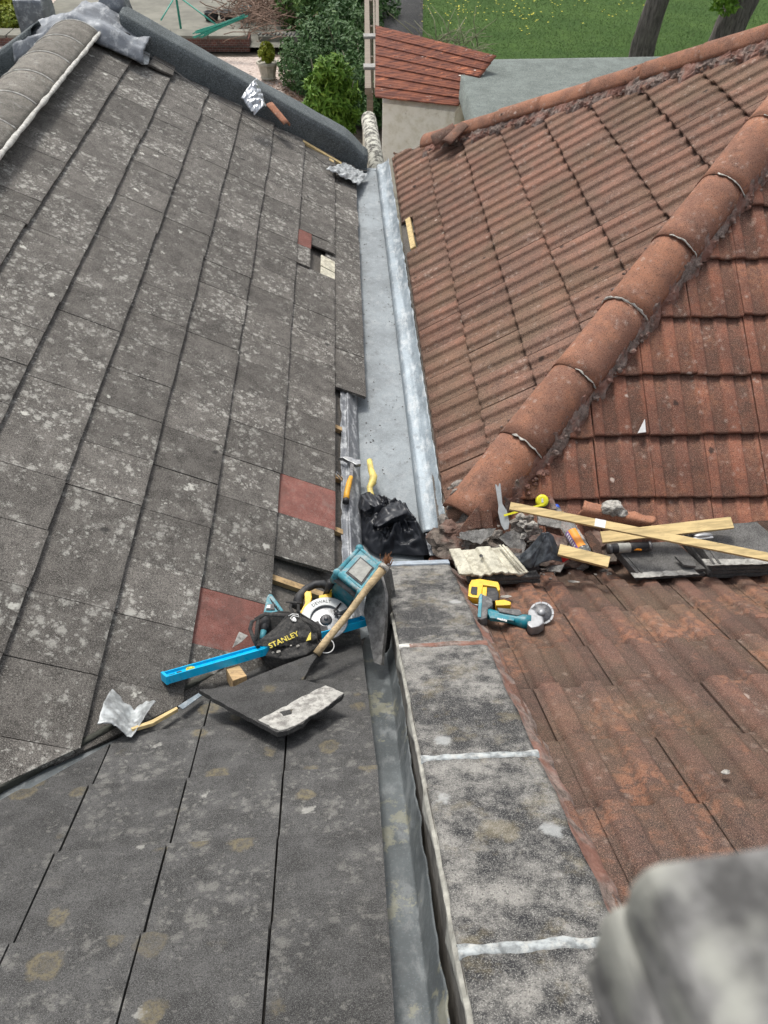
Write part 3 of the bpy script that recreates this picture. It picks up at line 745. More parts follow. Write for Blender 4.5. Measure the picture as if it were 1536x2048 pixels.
def lumpline(p0, dr, side, off, a0, a1, n_, s0, s1, pn, pd, mat, seed, lift=.0):
    rnd = random.Random(seed); bm = bmesh.new()
    for i in range(n_):
        a = rnd.uniform(a0, a1); p = p0+dr*a+side*(off+rnd.gauss(0, .014)+.02*fbm((a*5, seed, 0), 1, 2)); z = (-pd-pn.x*p.x-pn.y*p.y)/pn.z+GZ; s_ = rnd.uniform(s0, s1)
        lump(bm, (p.x, p.y, z+lift+rnd.uniform(0, .03)), (s_, s_*rnd.uniform(.6, 1), s_*.8), 2, .7, sc=1.8, seed=i)
    for f in bm.faces: f.smooth = False
    tag(link('hip_mortar', bm, mat, HR), kind='stuff')
lumpline(H0, hdir, sr, .150, .15, 4.2, 190, .006, .022, nP5, dP5, M['mortar_red'], 1)
lumpline(H0, hdir, -sr, .140, .15, 4.2, 160, .005, .014, nP4, dP4, M['mortar_red'], 2)
lumpline(K0, kdir, srk, .145, .15, 3.5, 300, .005, .018, nP4, dP4, M['mortar_red'], 3)
# mortar rings between near hip tiles
for k in range(1, 9):
    bm = bmesh.new()
    o = H0+hdir*(-.03+.495*k)+upH*(-.05); Mx = frame(o, hdir, upH)
    aa0, aa1 = random.choice(((-60, 78), (-10, 80), (10, 80), (-75, 75)))
    pts = [Mx @ Vector((random.uniform(-.004, .004), math.sin(R_(-a))*.150, math.cos(R_(-a))*.150)) for a in range(aa0, aa1, 7)]
    tube(bm, pts, [max(.002, .006+.010*fbm((i*.8, k, 0), 1, 2)) for i in range(len(pts))], seg=8, flat=.45); link('hip_pointing', bm, M['mortar_pale'], HR, smooth=True)
# mortar packed in the open end of the lowest hip tile and beneath it
bm = bmesh.new()
for i in range(26):
    q = H0+hdir*random.uniform(-.14, .12)+sideH*random.uniform(-.11, .11)+upH*random.uniform(-.10, .03)
    lump(bm, q, [random.uniform(.02, .05) for _ in range(3)], 2, .5, seed=i)
link('hip_end_mortar', bm, M['mortar'], HR)
# slipped dark ridge pieces at the foot of the far hip
bm = newbm()
for (pa, pb, r, an) in (((915, 268), (868, 300), .10, 70), ((930, 262), (893, 306), .085, 60)):
    A_ = at(*pa, 'P4', .05); B_ = at(*pb, 'P4', .05); half_cap(bm, frame(A_, B_-A_, nP4+Vector((0, 0, .2))), (B_-A_).length*.9, r, r, ang=an, th=.02)
link('hip_tile', bm, M['r3'], HR, label='broken dark cap at the foot of the far hip')
# ------------------------------------------------------------------ lead box gutter
GU = thing('lead_gutter', 'wide grey lead-lined box gutter running between the two roofs', 'gutter', (.25, 5, 2.5))
def xr_floor(y): return .378-.05*(y-3.0)/5.2
def xr_out(y): return .505-.055*(y-3.0)/5.2
bm = bmesh.new()
def fl(u, v):
    y = 2.35+5.9*u; x = .035+(xr_floor(y)-.035)*v
    return Vector((x, y, GZ-3.09+.0035*fbm((x*4, y*1.5, 0), 1, 3)+(.006 if abs(y-4.52) < .016 else 0)+(.004 if abs(y-6.6) < .02 else 0)))
grid(bm, 260, 8, fl); link('gutter_floor', bm, M['lead'], GU, smooth=True)
bm = bmesh.new()
def fr(u, v):
    y = 2.99+5.2*u; a, b = xr_floor(y), xr_out(y)
    prof = [(0, -.004), (.05, .04), (.16, .052), (.45, .056), (.62, .066), (.9, .098), (1, .112)]
    t = v*6; i = min(int(t), 5); q = t-i; px = prof[i][0]*(1-q)+prof[i+1][0]*q; pz = prof[i][1]*(1-q)+prof[i+1][1]*q
    lap = .0035 if (y*1.0 % 1.5) < .75 else 0
    wob = .012*fbm((y*4.5, px*3, 2), 1, 4)*px
    edge = .010*fbm((y*9, 0, 7), 1, 3) if v > .95 else 0
    return Vector((a+(b-a)*px+edge, y, GZ-3.09+pz+wob+lap))
grid(bm, 300, 18, fr); solid(bm, .0025); link('lead_flashing', bm, M['flash'], GU, smooth=True, label='bright dressed lead up the right side')
bm = bmesh.new()
def fL(u, v):
    y = 2.2+6.0*u
    prof = [(-.052, .136), (-.038, .130), (-.02, .122), (-.006, .134), (.006, .118), (.022, .090), (.040, .072), (.050, .05), (.058, .0), (.066, -.004)]
    t = v*9; i = min(int(t), 8); q = t-i; px = prof[i][0]*(1-q)+prof[i+1][0]*q; pz = prof[i][1]*(1-q)+prof[i+1][1]*q
    px += .0+.008*fbm((y*6, v*2, 2), 1, 3)*(1-v); 
    return Vector((px+(.01*fbm((y*10, 3, 0), 1, 2) if v == 0 else 0), y, GZ-3.09+pz-.012+.008*fbm((y*5, v*4, 5), 1, 3)))
grid(bm, 260, 27, fL); solid(bm, .002); link('lead_flashing', bm, M['leadgrey'], GU, smooth=True, label='old lead dressed under the grey tiles')
# far outlet end, turned up lead
bm = bmesh.new(); grid(bm, 10, 8, lambda u, v: Vector((.02+.42*u, 8.18+.14*v, GZ-3.09-.16*v*v+.02*(2*u-1)**2+.01*fbm((u*3, v*3, 0), 1, 2)))); solid(bm, .003)
link('lead_outlet', bm, M['flash'], GU, smooth=True)
rnd = random.Random(77); bm = bmesh.new()
for i in range(150):
    y = rnd.uniform(3.0, 8.1); x = rnd.choice((rnd.uniform(.1, xr_floor(y)-.01), xr_floor(y)-abs(rnd.gauss(0, .02)), rnd.uniform(.1, .2))); s_ = rnd.uniform(.0015, .004)
    lump(bm, (x, y, GZ-3.087), (s_*rnd.uniform(1, 2), s_, s_*.6), 1, .5, seed=i)
tag(link('gutter_grit', bm, plain('dark_grit', (.07, .06, .05), .95)), kind='stuff')
# ------------------------------------------------------------------ parapet between the two houses
PW = thing('parapet_wall', 'low weathered wall with black and white stained coping slabs between the two near slopes', 'wall', (.33, 1.2, 2.0))
nC, dC = PL['COPE']; ca = R_(30); cdl = R_(-1)
rtC = Vector((math.cos(cdl), -math.sin(cdl), 0)); svC = Vector((math.sin(cdl)*math.cos(ca), math.cos(cdl)*math.cos(ca), -math.sin(ca)))
FC = slope_frame(nC, dC, rtC, svC)
def inFC(x, y, pl='COPE'): return FC.inverted() @ at(x, y, pl)
s_end = inFC(785, 1132).y; sj = [inFC(900, 1288).y, inFC(950, 1512).y, inFC(1045, 1893).y]
eL = [inFC(785, 1140).x, inFC(905, 2048).x]; eR = [inFC(925, 1160).x, inFC(1200, 1830).x]
uL, uR = sum(eL)/2, sum(eR)/2
cuts = [s_end, sj[0], sj[1], sj[2], sj[2]-(sj[1]-sj[2])*1.35, -1.1]
for i in range(5):
    a, b = cuts[i], cuts[i+1]
    bm = bmesh.new(); L = a-b; c = (a+b)/2; th = .055
    def fn_t(u, v, a=a, b=b, i=i):
        ww = uL+(uR-uL)*u; ss = b+.006+(a-b-.012)*v
        e = min(u, 1-u); 
        rag = .006*fbm((ss*7, (u > .5)*5, i), 1, 3)*(1 if e < .02 else 0)
        return FC @ Vector((ww+rag, ss, -.004*(1 if e < .03 else 0)+.0025*fbm((ww*8, ss*8, 0), 1, 3)))
    grid(bm, 24, max(8, int(L*50)), fn_t); solid(bm, -th) if False else None
    bm.normal_update(); bmesh.ops.solidify(bm, geom=list(bm.faces), thickness=th)
    zmean = sum(v.co.z for v in bm.verts)/len(bm.verts)
    link('coping_stone', bm, M['cope'], PW)
print('cope', uL, uR, cuts)
# pointing across the joints
def joint(s, wid, mat, seed, label, u0=0, u1=1):
    bm = bmesh.new()
    def fn(u, v):
        uu = uL-.004+(uR-uL+.008)*(u0+(u1-u0)*u); wv = wid*(1+.55*fbm((uu*14, seed, (v > .5)*7), 1, 3))
        ss = s+(v-.5)*wv+.02*(u-.5)*0
        return FC @ Vector((uu, ss, .0015+.003*math.sin(v*math.pi)+.002*fbm((uu*40, v*5, seed), 1, 3)-(.009 if v in (0, 1) else 0)))
    grid(bm, 60, 8, fn); return link('pointing', bm, mat, PW, smooth=True, label=label)
pm = plain('blue_white_pointing', (.30, .32, .32), .9, var=.5, sc=40, dirt=.6, dirtcol=(.52, .51, .47), bump=.6)
joint(sj[1], .030, pm, 1, 'pale pointing between slabs'); joint(sj[2], .034, pm, 2, 'wide pale pointing on nearest joint')
joint(sj[0], .040, M['mortar_red'], 3, 'broken reddish pointing', .12, 1); joint(sj[0], .030, M['wpaint'], 4, None, 0, .16)
# end cap of the wall, painted lead
bm = bmesh.new(); box(bm, ((uL+uR)/2, s_end+.028, -.010), (uR-uL+.004, .058, .034), M=FC, bev=.006); link('lead_end_cap', bm, plain('painted_lead_cap', (.35, .40, .45), .55, var=.2, dirt=.25), PW)
# wall body
def wallface(bm, u, top, bot, s0, s1, th, seed):
    pass
bm = bmesh.new(); pts = []
zt = -.055
for s_ in (s_end, -1.1):
    for u_ in (uL+.006, uR-.02):
        q_ = FC @ Vector((u_, s_, zt+.002)); pts.append((bm.verts.new(q_), bm.verts.new((q_.x, q_.y, 0))))
for i_, j_ in ((0, 1), (1, 3), (3, 2), (2, 0)): bm.faces.new((pts[i_][0], pts[j_][0], pts[j_][1], pts[i_][1]))
bm.faces.new([pts[k_][0] for k_ in (0, 1, 3, 2)]); bm.faces.new([pts[k_][1] for k_ in (0, 1, 3, 2)]); bmesh.ops.recalc_face_normals(bm, faces=bm.faces)
link('wall_body', bm, plain('wall_render', (.13, .12, .105), .93, var=.4, sc=18, dirt=.35, dirtcol=(.3, .28, .24), bump=.6), PW)
# cream mortar under the coping with stepped tongues
bm = bmesh.new(); n = 240
def mf(u, v):
    s = s_end-.35-(s_end-.35+.6)*u; saw = ((s*2.1) % 1.0)
    dep = .030+.012*fbm((s*9, 0, 1), 1, 3)+max(0, (.16 if saw > .55 else 0)*(saw-.55)/.45 if True else 0)*.75
    p = FC @ Vector((uL+.004, s, zt)); return Vector((p.x-.006+.002*fbm((s*30, v*3, 0), 1, 2)-(-.012 if v in (0, 1) else 0), p.y, p.z+.004-dep*v))
grid(bm, n, 6, mf); link('mortar_fillet', bm, plain('cream_mortar', (.42, .41, .36), .9, var=.3, sc=30, dirt=.3, bump=.5), PW, smooth=True, label='cream mortar smeared below the coping')
# fillet on the red side
bm = bmesh.new()
def rf(u, v):
    s = s_end-.02-(s_end+.6)*u; w_ = .085+.02*fbm((s*6, 3, 0), 1, 4)
    uu = uR-.004+w_*v; h_ = (1-v)**1.3*.080
    p = FC @ Vector((uu, s, 0)); z3 = (-(dP3) - nP3.x*p.x - nP3.y*p.y)/nP3.z+GZ
    return Vector((p.x, p.y, z3+.002+h_+.012*fbm((s*14, v*3, 1), 1, 4)-(.02 if v == 1 else 0)))
grid(bm, 260, 8, rf, smooth=False); link('mortar_fillet', bm, M['mortar_red'], PW, smooth=True, label='crumbly reddish mortar beside the red tiles')
# side channel between the near grey slope and the wall
bm = bmesh.new()
def ch(u, v):
    s = -.7+4.25*u; prof = [(.035, .012), (.052, .0), (.085, -.004), (.12, -.002), (.150, .0), (.163, .03), (.180, .075)]
    t = v*6; i = min(int(t), 5); q = t-i; x = prof[i][0]*(1-q)+prof[i+1][0]*q; z = prof[i][1]*(1-q)+prof[i+1][1]*q
    p = CAM-nP1*1.45+sv1*s; zz = (-(1.45)-nP1.x*x-nP1.y*p.y)/nP1.z+GZ
    return Vector((x+.008*(1 if v > .8 else 0)*fbm((s*8, 0, 0), 1, 3), p.y, zz+z+.003*fbm((x*9, s*4, 0), 1, 3)))
grid(bm, 240, 24, ch); solid(bm, .003); link('lead_channel', bm, M['chan'], GU, smooth=True, label='narrow grey channel beside the parapet')
# tile edge kerb beside the channel (cut tile edges + batten)
bm = bmesh.new()
a_, b_ = CAM-nP1*(dP1+.075)+sv1*(-.7), CAM-nP1*(dP1+.075)+sv1*3.3
box(bm, ((b_-a_).length/2, 0, 0), ((b_-a_).length, .03, .07), M=frame(a_+Vector((.045, 0, 0))-nP1*.0, b_-a_, nP1)); link('cut_edge_board', bm, M['oldwood'], HG)
# chimney that the picture was taken from: a worn slab very near the lens
CH = thing('chimney_stack', 'out-of-focus grey stone chimney corner at lower right', 'chimney', (.35, -.1, 3))
def block(name, corners_px, dist, depth, th, seed, mat):
    """a rough stone slab whose top corner outline is seen at these photo positions at the given distance"""
    bm = bmesh.new(); P = [CAM+ray(x, y)*dd for (x, y), dd in zip(corners_px, dist)]
    return P
zt_ = GZ-.20
def slabby(name, poly, z0, z1, seed, mat, amp=.006, bev=.004):
    bm = bmesh.new(); prism(bm, poly, z0, z1, bev=bev)
    bmesh.ops.triangulate(bm, faces=bm.faces); bmesh.ops.subdivide_edges(bm, edges=bm.edges, cuts=4, use_grid_fill=True)
    bm.normal_update()
    for v in bm.verts: v.co += v.normal*amp*fbm(v.co*22, 1, 3)
    return link(name, bm, mat, CH, smooth=True)
c1 = onz(1296, 1736, zt_); c1b = onz(1540, 1695, zt_); 
hc = H('chimney_cap_stone'); cc = hc.mix(hc.mr(hc.noise(20, 6, .7), .38, .62), (.075, .073, .07), (.25, .245, .235)); cc = hc.mix(hc.mr(hc.noise(24, 3, .6, off=4), .5, .64, 0, .8), cc, (.34, .34, .30)); cc = hc.mix(hc.mr(hc.noise(15, 3, .6, off=9), .54, .66, 0, .8), cc, (.05, .05, .05))
mcc = hc.out(cc, .95, 0, hc.bump(hc.noise(60, 4), .5, .004), spec=.2)
ex = (c1b-c1).normalized(); ey = Vector((ex.y, -ex.x, 0))
slabby('chimney_cap', [c1+ex*0, c1+ex*.55, c1+ex*.55+ey*.5, c1+ey*.5], zt_-.035, zt_, 1, mcc)
zb_ = zt_-.028; c2 = onz(1226, 1812, zb_); c2p = c2+ex*.5
slabby('chimney_slab', [c2, c2+ex*.6, c2+ex*.6+ey*.5, c2+ey*.5-ex*.0], zb_-.05, zb_, 2, mcc)
bm = bmesh.new(); q = c2+ex*.16+ey*.05; prism(bm, [q, q+ex*.4, q+ex*.4+ey*.4, q+ey*.4], GZ-1.65, zb_-.04); link('chimney_body', bm, mcc, CH)
# ------------------------------------------------------------------ garden
def sheet(name, pts, z, mat, kind='structure', nx=1):
    bm = bmesh.new(); bm.faces.new([bm.verts.new((p[0], p[1], z)) for p in pts]); bm.normal_update()
    for f in bm.faces:
        if f.normal.z < 0: f.normal_flip()
    return tag(link(name, bm, mat), kind=kind)
def m_ground(name, c1, c2, sc, c3=None, sp=.5, bumpd=.02):
    h = H(name); n = h.noise(sc, 6, .7); v = h.nd('ShaderNodeTexVoronoi'); v.inputs['Scale'].default_value = sc*2.5; h.put(v.inputs['Vector'], h.tc)
    hs = h.nd('ShaderNodeSeparateColor'); h.put(hs.inputs[0], v.outputs['Color'])
    c = h.mix(h.mr(n, .35, .65), c1, c2); c = h.mix(h.mul(hs.outputs[0], sp), c, c3 or c1)
    return h.out(c, .95, 0, h.bump(v.outputs['Distance'], .8, bumpd), spec=.2)
M['gravel'] = m_ground('pink_gravel', (.36, .27, .23), (.52, .43, .37), 9, (.62, .54, .48), .8)
M['soil'] = m_ground('bare_soil', (.09, .075, .058), (.16, .13, .1), 3, (.06, .05, .04), .6)
M['slabs'] = m_ground('patio_slab', (.17, .165, .14), (.26, .25, .21), 1.2, (.2, .2, .16), .2, .003)
hl = H('lawn_turf'); nn = hl.noise(.5, 6, .7); n2 = hl.noise(5, 5, .7)
cl = hl.mix(hl.mr(nn, .38, .62), (.038, .085, .014), (.062, .118, .022)); cl = hl.mix(hl.mr(n2, .35, .65, 0, .6), cl, (.03, .07, .012)); cl = hl.mix(hl.mr(hl.noise(28, 3, .7), .5, .68, 0, .5), cl, (.095, .14, .035))
M['lawn'] = hl.out(cl, .95, 0, hl.bump(hl.noise(30, 4), .8, .03), spec=.2)
sheet('ground', [(-90, -60), (90, -60), (90, 160), (-90, 160)], -.03, M['soil'])
fx = lambda y: .55+.045*(y-13)
sheet('lawn', [(fx(12)+.7, 9), (60, 9), (60, 120), (fx(30)+.9, 120), (fx(30)+.9, 24), (fx(22)+1.1, 20)], 0, M['lawn'])
sheet('gravel_path', [(-16, 9), (-.6, 9), (-.9, 17.5), (-1.1, 22.6), (-16, 22.6)], -.012, M['gravel'])
sheet('patio', [(-15, 22.95), (-1.4, 22.95), (-1.0, 40), (-15, 40)], .12, M['slabs'])
sheet('gravel_path', [(-40, 9), (-16, 9), (-16, 60), (-40, 60)], -.01, M['gravel']); 
sheet('gravel_path', [(-15.9, 22.7), (-8.3, 22.7), (-9.3, 60), (-15.9, 60)], .125, M['gravel'])
# stepping slabs
g1 = at(590, 195, 'G'); 
for i, (px, py) in enumerate(((560, 200), (590, 212), (508, 178))):
    q = at(px, py, 'G'); bm = bmesh.new(); box(bm, (q.x, q.y, .0), (.6, .5, .05), bev=.01, rz=.2*i)
    tag(link('stepping_slab', bm, M['slabs']), ['mossy stepping slab right of the planter', 'stepping slab nearest the brambles', 'stepping slab on the left of the planter'][i], 'paving slab', 'stepping slabs on the gravel')
# raised brick bed
RB = thing('raised_bed', 'low red brick raised bed with heavy grey coping slabs', 'raised bed', (-3, 22.6, 0))
p1, p2 = at(385, 112, 'G'), at(500, 104, 'G'); y0 = p2.y
hb = H('garden_brick'); bt = hb.nd('ShaderNodeTexBrick'); hb.put(bt.inputs['Vector'], hb.scalev((1, 1, 1), rot=(R_(90), 0, 0))); bt.inputs['Scale'].default_value = 4.5
bt.inputs['Color1'].default_value = (.2, .08, .06, 1); bt.inputs['Color2'].default_value = (.14, .06, .05, 1); bt.inputs['Mortar'].default_value = (.25, .22, .2, 1); bt.inputs['Mortar Size'].default_value = .02
M['brick'] = hb.out(hb.mix(hb.mr(hb.noise(9, 5), .4, .7, 0, .6), bt.outputs['Color'], (.07, .055, .05)), .95)
bm = bmesh.new(); box(bm, ((p1.x-6+p2.x)/2, y0+.3, .15), (p2.x-p1.x+6, .6, .30)); link('brick_wall', bm, M['brick'], RB)
for i in range(7):
    bm = bmesh.new(); box(bm, (p2.x-.52-1.0*i, y0+.30, .335), (.97, .68, .07), bev=.012, rz=.01*(i % 3-1)); link('coping_slab', bm, M['slabs'], RB)
bm = bmesh.new(); box(bm, (p2.x+1.4, y0+.75, .12), (2.4, .5, .24), bev=.01); link('end_wall', bm, M['slabs'], RB)
bm = bmesh.new()
for i in range(22): tube(bm, [(p2.x+.2+.1*i, y0+.55, .25), (p2.x+.25+.1*i, y0+.72, .27)], .018, seg=6)
tag(link('drain_grid', bm, M['dsteel']), 'ribbed metal grid laid along the low wall', 'grid')
# rotary airer, folded
RA = thing('rotary_airer', 'green folded rotary washing line standing on the patio', 'washing line', (-4.3, 24.5, 0))
gm = plain('green_airer_paint', (.03, .30, .22), .5, var=.2)
pb = at(364, 72, 'G'); hub = Vector((pb.x, pb.y, .95)); bm = bmesh.new(); tube(bm, [pb, Vector((pb.x-.02, pb.y, 2.0))], .03, seg=10); link('pole', bm, gm, RA, smooth=True)
bm = bmesh.new(); tube(bm, [hub-Vector((0, 0, .06)), hub+Vector((0, 0, .06))], .09, seg=12); link('hub', bm, gm, RA)
for (px, py, z_) in ((322, 40, .75), (432, 49, .55), (370, -30, 1.9)):
    bm = bmesh.new(); q = onz(px, py, z_); tube(bm, [hub, q], .018, seg=6); link('arm', bm, gm, RA)
bm = bmesh.new(); qa, qb = onz(384, 74, .42), onz(497, 29, .95)
for i in range(16):
    o = Vector((random.uniform(-.05, .05), random.uniform(-.12, .12), random.uniform(-.05, .06)))
    tube(bm, [qa+o*1.6+(qb-qa)*random.uniform(0, .25), qa.lerp(qb, .5)+o*.8, qb+o*.5-(qb-qa)*random.uniform(0, .3)], .012, seg=5)
link('line_bundle', bm, gm, RA)
# pots
def pot(px, py, r, h_, mat, lab, name='plant_pot', fill=None):
    q = at(px, py, 'G'); q.z = .12 if q.y > 22.9 else 0
    t = thing(name, lab, 'plant pot', q); bm = bmesh.new()
    lathe(bm, [(0.001, 0), (r*.78, 0), (r*.98, h_*.55), (r*.9, h_*.9), (r*1.02, h_), (r*.85, h_), (r*.8, h_*.8), (.001, h_*.78)], M=Matrix.Translation(q)); link('pot', bm, mat, t)
    return t, q
pot(493, 52, .20, .34, plain('teal_glaze', (.02, .17, .2), .3), 'glazed teal pot beside the heap of dead stems')
for (px, py, l) in ((425, 51, 'left black plastic pot behind the folded washing line'), (455, 50, 'right black plastic pot behind the folded washing line')): pot(px, py, .2, .22, M['black'], l)
PT = thing('planter', 'pale octagonal stone planter holding a clipped yellow-green ball', 'planter', at(537, 158, 'G'))
q = at(537, 158, 'G'); bm = bmesh.new(); st = plain('cast_stone', (.42, .4, .33), .9, sc=8, dirt=.4, bump=.3)
lathe(bm, [(.001, 0), (.17, 0), (.19, .04), (.17, .06), (.225, .30), (.26, .32), (.26, .37), (.22, .37), (.20, .33), (.001, .33)], M=Matrix.Translation(q), seg=8)
for f in bm.faces: f.smooth = False
link('stone_pot', bm, st, PT)
def m_leaf(name, c1, c2, c3, rough=.6):
    h = H(name); t1, t2, t3 = h.attr(); c = h.mix(t1, c1, c2); c = h.mix(h.mr(t2, .6, 1), c, c3)
    return h.out(c, rough, spec=.3)
def leaves(bm, L, c, rad, n, size, shape='ball', seed=0, up=.0, long=1.5, dens=.42):
    rnd = random.Random(seed)
    for i in range(n):
        for _ in range(8):
            d = Vector((rnd.gauss(0, 1), rnd.gauss(0, 1), rnd.gauss(0, 1))).normalized(); rr = rnd.random()**dens
            p = Vector((d.x*rad[0]*rr, d.y*rad[1]*rr, d.z*rad[2]*rr))
            if shape == 'cone': k = 1-(p.z/rad[2]+1)/2; p.x *= (.12+1.2*k); p.y *= (.12+1.2*k)
            if fbm((p+Vector((seed, 0, 0))), 2.2/max(.3, rad[0]), 3) > -.12+(rr-.7)*.9: break
        q = Vector(c)+p
        if q.z < .03: q.z = .03+rnd.random()*.05
        nrm_ = (d*.6+Vector((rnd.gauss(0, .6), rnd.gauss(0, .6), rnd.gauss(.5, .5)+up))).normalized()
        a = nrm_.orthogonal().normalized(); a = Matrix.Rotation(rnd.random()*6.3, 3, nrm_) @ a; b = nrm_.cross(a); s = size*rnd.uniform(.6, 1.35)
        vs = [bm.verts.new(q+a*s*long*.5), bm.verts.new(q+b*s*.34+nrm_*s*.1), bm.verts.new(q-a*s*long*.5), bm.verts.new(q-b*s*.34+nrm_*s*.1)]
        cl = .5+.5*fbm(q*1.3+Vector((seed*3, 0, 0)), 1.2, 3)
        for v in vs: v[L] = (max(0, min(1, cl+rnd.uniform(-.25, .25))), rnd.random(), 0, 1)
        bm.faces.new(vs)
M['leafd'] = m_leaf('bramble_leaf', (.03, .08, .024), (.075, .155, .04), (.12, .2, .06)); M['leafm'] = m_leaf('shrub_leaf', (.04, .10, .02), (.11, .20, .04), (.22, .3, .07))
M['leafb'] = m_leaf('bright_conifer_leaf', (.06, .14, .015), (.16, .30, .03), (.28, .4, .06)); M['leafy'] = m_leaf('yellow_green_box', (.12, .17, .015), (.3, .33, .03), (.4, .4, .06)); M['leafp'] = m_leaf('dark_red_leaf', (.06, .03, .025), (.12, .05, .04), (.2, .11, .07))
def shrub(name, lab, cat, px, py, z, rad, n, size, mat, shape='ball', seed=0, group=None, stems=10, long=1.5):
    q = at(px, py, 'G'); t = thing(name, lab, cat, q, group)
    bm = bmesh.new(); L = bm.verts.layers.float_color.new('tint'); leaves(bm, L, q+Vector((0, 0, z)), rad, n, size, shape, seed, long=long); link('foliage', bm, mat, t)
    bm = bmesh.new(); rnd = random.Random(seed)
    for i in range(stems):
        e = q+Vector((rnd.uniform(-1, 1)*rad[0]*.8, rnd.uniform(-1, 1)*rad[1]*.8, z+rad[2]*rnd.uniform(.1, .9))); m_ = q.lerp(e, .5)+Vector((rnd.uniform(-.1, .1), 0, .1))
        tube(bm, [q+Vector((rnd.uniform(-.1, .1), rnd.uniform(-.1, .1), 0)), m_, e], [.015, .011, .005], seg=5)
    link('stem', bm, M['oldwood'], t); return t
bm = bmesh.new(); L = bm.verts.layers.float_color.new('tint'); leaves(bm, L, q+Vector((0, 0, .56)), (.19, .19, .22), 2200, .05, seed=5, dens=.25); link('shrub_ball', bm, M['leafy'], PT)
shrub('bramble', 'dark bramble bush at the top edge beside the fence', 'bush', 690, 70, .75, (1.5, 1.9, 1.15), 15000, .085, M['leafd'], seed=1)
shrub('shrub', 'loose mid-green shrub behind the raised bed', 'bush', 625, 55, .8, (1.15, 1.8, 1.1), 10000, .08, M['leafm'], seed=2)
shrub('bramble', 'dark bramble bush in the middle beside the fence posts', 'bush', 690, 165, .6, (1.05, 1.7, 1.05), 13000, .075, M['leafd'], seed=3)
shrub('shrub', 'grey-green shrub right of the octagonal planter', 'bush', 630, 165, .45, (.85, 1.5, .85), 9000, .065, M['leafd'], seed=4)
shrub('bramble', 'low dark brambles at the foot of the cream shed wall', 'bush', 733, 232, .5, (.75, 1.3, .8), 9000, .065, M['leafd'], seed=6)
shrub('conifer', 'bright green feathery conifer beyond the felt kerb', 'conifer', 668, 292, .8, (.55, .5, .85), 7000, .065, M['leafb'], seed=17, long=2.6)
shrub('shrub', 'small bright shrub at the foot of the conifer', 'bush', 640, 262, .3, (.55, .5, .35), 3500, .06, M['leafm'], seed=8)
shrub('shrub', 'small dark red leaved plant against the cream wall', 'bush', 800, 318, .5, (.35, .3, .5), 700, .07, M['leafp'], seed=9)
shrub('shrub', 'yellow-green shrub at the top left corner', 'bush', 40, 30, .5, (1.0, .8, .6), 4200, .11, M['leafy'], seed=10)
shrub('shrub', 'small round yellow-green shrub on the pink gravel', 'bush', 28, 72, .35, (.6, .55, .4), 2600, .09, M['leafy'], seed=11)
# leaf litter and dead stems
bm = bmesh.new(); L = bm.verts.layers.float_color.new('tint'); rnd = random.Random(3)
for i in range(2600):
    q = at(rnd.gauss(580, 32), rnd.gauss(215, 32), 'G'); q.z = rnd.uniform(.0, .03); s = rnd.uniform(.02, .05); a = rnd.random()*6.3
    vs = [bm.verts.new(q+Vector((math.cos(a+k*1.57)*s, math.sin(a+k*1.57)*s*.6, rnd.uniform(0, .02)))) for k in range(4)]
    for v in vs: v[L] = (rnd.random(), rnd.random(), 0, 1)
    bm.faces.new(vs)
tag(link('leaf_litter', bm, m_leaf('dead_leaf', (.1, .06, .035), (.24, .13, .085), (.3, .2, .14))), kind='stuff')
bm = bmesh.new(); rnd = random.Random(5)
for i in range(420):
    q = onz(rnd.gauss(525, 38), rnd.gauss(18, 20), .15+rnd.random()*.5); d = Vector((rnd.gauss(0, 1), rnd.gauss(0, 1), rnd.gauss(0, .35))).normalized(); d2 = Vector((rnd.gauss(0, 1), rnd.gauss(0, 1), rnd.gauss(0, .3)))*.35
    l = rnd.uniform(.3, 1.0); tube(bm, [q-d*l*.5, q+d2*.5, q+d*l*.5], rnd.uniform(.006, .014), seg=4)
tag(link('brushwood_heap', bm, plain('dead_stems', (.23, .15, .11), .9, var=.4)), 'tangled heap of brown dead climber stems by the bed', 'brushwood', kind='thing')
# round-topped boundary wall beyond the gutter
hw_ = H('lichened_white_coping'); cw = hw_.mix(hw_.mr(hw_.noise(13, 6, .75), .44, .56), (.09, .085, .075), (.5, .49, .42))
M['wc'] = hw_.out(cw, .95, 0, hw_.bump(hw_.noise(40, 4), .5, .005)); BW = thing('boundary_wall', 'narrow garden wall with rounded black and white lichened top beyond the gutter end', 'wall', (.35, 10, 0))
wa, wb = onz(756, 352, GZ-3.42), onz(737, 238, GZ-3.42); bm = bmesh.new(); tube(bm, [wa, wa.lerp(wb, .5), wb], .095, seg=20); link('round_coping', bm, M['wc'], BW, smooth=True)
bm = bmesh.new(); Lw = (wb-wa).length; box(bm, (Lw/2, 0, -wa.z/2-.03), (Lw, .15, wa.z-.06), M=frame(wa, wb-wa, Vector((0, 0, 1)))); link('wall_body', bm, bpy.data.materials['cream_render'], BW)
